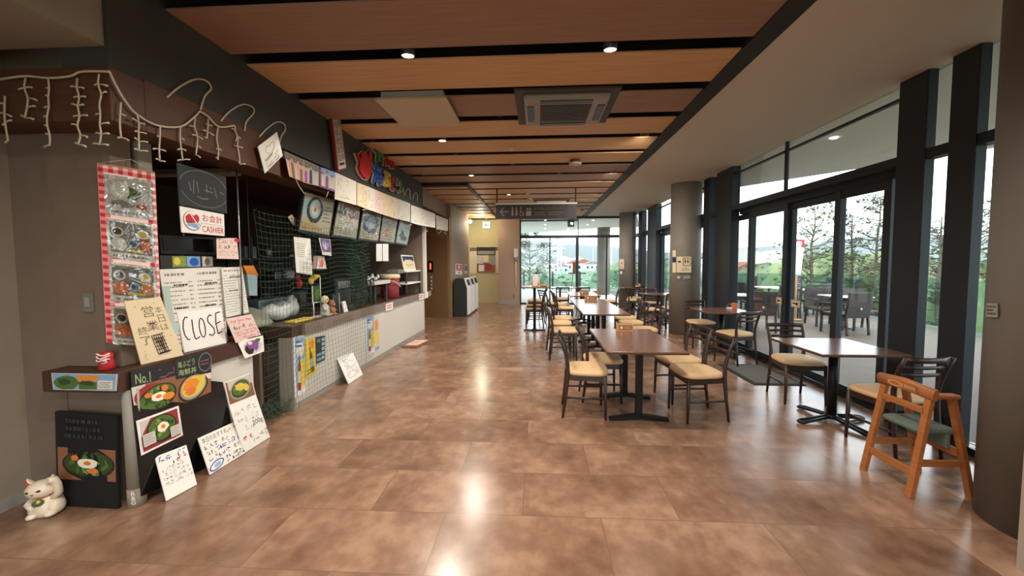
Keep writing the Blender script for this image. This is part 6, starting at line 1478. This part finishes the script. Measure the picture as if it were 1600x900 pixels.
# ------------------------------------------------------------------ trees, bushes, houses, poles
def leafcard(q, p, s, m, rn):
    a, b = rn.uniform(0, 6.28), rn.uniform(-1, 1); u = Vector((math.cos(a), math.sin(a), b*.5)).normalized()*s; v = u.cross(Vector((rn.uniform(-1, 1), rn.uniform(-1, 1), 1))).normalized()*s*.55
    q.poly([p-u-v*.3, p-v, p+u, p+v], m)
def tree(x, y, zb, h, spread, seed, label, leaf='leaf', dens=60, lean=0):
    rn = random.Random(seed); t = thing('pine_tree', label, 'tree', (x, y, zb), group='thin trees beyond the terrace')
    q = MB(); L = MB(); top = zb+h
    trunk = [(x+lean*k/8+rn.uniform(-.08, .08), y+rn.uniform(-.08, .08), zb+h*k/8) for k in range(9)]
    q.tube(trunk, .16, M['bark'], 7, r1=.03)
    for k in range(42):
        f = rn.uniform(.38, .98); i = int(f*8); p = Vector(trunk[i]).lerp(Vector(trunk[min(8, i+1)]), f*8-i); a = rn.uniform(0, 6.28); ln = spread*(.45+.75*math.sin(PI*min(1, max(0, (f-.30)/.72))))*rn.uniform(.5, 1)
        e = p+Vector((math.cos(a)*ln, math.sin(a)*ln, ln*rn.uniform(.25, .8)))
        mid = (p+e)/2+Vector((0, 0, -.1)); q.tube([p, mid, e], .035, M['bark'], 5, r1=.010)
        for _ in range(3):
            s0 = p.lerp(e, rn.uniform(.4, .9)); e2 = s0+Vector((rn.uniform(-.5, .5), rn.uniform(-.5, .5), rn.uniform(.1, .5)))*ln*.5; q.tube([s0, e2], .018, M['bark'], 4, r1=.006)
            for _ in range(dens//10):
                leafcard(L, e2+Vector((rn.gauss(0, .16), rn.gauss(0, .16), rn.gauss(0, .08))), rn.uniform(.05, .11), M[rn.choice([leaf, 'leaf_dark', leaf])], rn)
        for _ in range(dens//10): leafcard(L, e+Vector((rn.gauss(0, .2), rn.gauss(0, .2), rn.gauss(0, .09))), rn.uniform(.07, .16), M[leaf], rn)
    q.build('trunk', t); L.build('foliage', t, fix=False)
def bush(cx, cy, z0, rx, ry, rz, seed, label, n=900, mats=('leaf', 'leaf_dark', 'leaf_light'), s=(.12, .3), nm='bush'):
    rn = random.Random(seed); t = thing(nm, label, 'bush', (cx, cy, z0), group='bushes outside')
    L = MB(); C_ = MB()
    C_.ball((cx, cy, z0+rz*.5), (rx*.8, ry*.8, rz*.66), M[mats[1]], 14)
    for v in C_.bm.verts: v.co += Vector((rn.uniform(-.1, .1)*rx, rn.uniform(-.1, .1)*ry, rn.uniform(-.1, .1)*rz))
    for _ in range(n):
        d = Vector((rn.gauss(0, 1), rn.gauss(0, 1), abs(rn.gauss(0, 1)))).normalized()*rn.uniform(.78, 1.05); k = 1+.15*math.sin(d.x*5+seed)+.12*math.sin(d.y*7+seed*2)
        leafcard(L, Vector((cx+d.x*rx*k, cy+d.y*ry*k, z0+d.z*rz*k*1.2)), rn.uniform(*s), M[rn.choice(mats)], rn)
    C_.build('core', t); L.build('foliage', t, fix=False)
x, y = at(1268, 24, 0); tree(x, y, -4.2, 9.0, 1.9, 11, 'thin sparse tree left of the middle glass door post', dens=110)
x, y = at(1330, 25, 0); tree(x, y, -4.2, 8.7, 1.2, 12, 'thin sparse tree just right of the third door post')
x, y = at(1358, 24, 0); tree(x, y, -4.2, 9.4, 2.0, 13, 'larger thin sparse tree at the right of the last glass door', lean=.5, dens=110)
x, y = at(1520, 20, 0); tree(x, y, -4.2, 8.5, 2.0, 14, 'thin tree seen through the narrow pane by the near column')
x, y = at(1466, 20, 0); tree(x, y, -4.2, 8.0, 1.6, 15, 'thin tree seen through the slit between the steel posts')
n_ = 0
for px, D, rx, rz, lb in ((1195, 46, 5.0, 5.6, 'yellow green bush left of the second door post'), (1250, 33, 4.0, 6.4, 'dark green bush below the first thin tree'), (1300, 30, 4.0, 6.6, 'dark green bush behind the third door post'), (1350, 28, 4.2, 6.0, 'broad green bush below the larger thin tree'), (1400, 26, 4.0, 7.0, 'green bush at the right edge of the glass doors'), (1470, 24, 4.0, 6.0, 'green bush behind the steel posts'), (1540, 20, 3.2, 5.6, 'green bush seen beside the near column'), (1150, 60, 5.0, 4.2, 'low bush in the leftmost glass door')):
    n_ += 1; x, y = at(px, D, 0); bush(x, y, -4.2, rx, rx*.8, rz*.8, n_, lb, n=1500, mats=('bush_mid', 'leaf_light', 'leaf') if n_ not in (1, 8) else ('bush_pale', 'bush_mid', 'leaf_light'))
x, y = at(828, 33, 0)
tree(x, y, -4.2, 8.0, 2.3, 31, 'leafy dark tree at the left of the glazed end wall', leaf='leaf', dens=170)
for px, D, rx, rz, lb, sd in ((850, 32, 3.0, 4.0, 'bright green bush beyond the end balustrade, leftmost', 41), (895, 34, 3.5, 3.3, 'bright green bush beyond the end balustrade, middle', 42), (930, 33, 3.0, 3.2, 'bright green bush beyond the end balustrade, right', 43), (965, 40, 4.0, 4.6, 'green bush beyond the far round column', 44), (1010, 45, 5, 4.6, 'green bush seen past the far side windows', 45), (1045, 50, 5, 4.6, 'green bush seen left of the toilet sign column', 46)):
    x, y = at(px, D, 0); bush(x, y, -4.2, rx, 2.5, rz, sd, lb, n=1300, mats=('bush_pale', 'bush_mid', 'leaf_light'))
def house(px, D, w, d, h, roof, label, seed):
    x, y = at(px, D, 0); t = thing('house', label, 'house', (x, y, -4.2), group='houses in the far valley')
    q = MB(); q.box((x-w/2, y-d/2, -4.2), (x+w/2, y+d/2, -4.2+h), M['plaster_white']); q.build('walls', t)
    q = MB(); e = .5; zt = -4.2+h; q.prism([(x-w/2-e, y-d/2-e, zt), (x+w/2+e, y-d/2-e, zt), (x, y-d/2-e, zt+w*.22)], (0, d+2*e, 0), M[roof]); q.build('roof', t)
    for k in range(3):
        q = MB(); xx = x-w*.3+k*w*.3; q.box((xx-w*.06, y-d/2-.05, -4.2+h*.4), (xx+w*.06, y-d/2+.02, -4.2+h*.75), M['chalkboard']); q.build('window', t)
hs = [(868, 240, 12, 8, 5, 'roof_grey', 'grey roofed house left in the valley beyond the end glazing'), (882, 300, 20, 9, 6, 'plaster_white', 'long pale roofed house in the middle of the valley'), (897, 220, 9, 7, 5, 'roof_red', 'red roofed house in the middle of the valley'), (911, 270, 14, 8, 5, 'roof_red', 'wide red roofed house right in the valley'), (924, 235, 9, 7, 4.5, 'roof_grey', 'small grey roofed house right in the valley'), (876, 190, 8, 6, 3.5, 'roof_grey', 'low grey roofed house nearest in the valley'), (890, 255, 10, 7, 5, 'plaster_white', 'plain white house between the red roofs in the valley'), (903, 330, 16, 8, 7, 'plaster_white', 'pale house highest up in the valley'), (1150, 120, 24, 8, 5, 'plaster_white', 'long white building in the leftmost glass door'), (1158, 90, 10, 7, 3.4, 'roof_red', 'red roofed low house in the leftmost glass door'), (1205, 170, 20, 9, 6, 'plaster_white', 'white building below the hills in the second glass door')]
for i, a in enumerate(hs): house(*a, seed=i)
for px, D, h, lb in ((852, 60, 8.5, 'utility pole left in the end glazing'), (871, 70, 9.5, 'utility pole in the middle pane of the end glazing'), (877, 85, 10, 'farther utility pole in the middle pane of the end glazing'), (955, 60, 9.5, 'lattice mast right in the end glazing'), (1218, 90, 10.5, 'utility pole below the hills in the second glass door')):
    x, y = at(px, D, 0); t = thing('utility_pole', lb, 'pole', (x, y, -4.2), group='utility poles in the valley')
    q = MB(); q.tube([(x, y, -4.2), (x, y, -4.2+h)], .16, M['concrete'], 8, r1=.10); q.build('shaft', t)
    for k in (.6, 1.3): q = MB(); q.box((x-1.0, y-.06, -4.2+h-k), (x+1.0, y+.06, -4.2+h-k+.12), M['concrete']); q.build('crossarm', t)
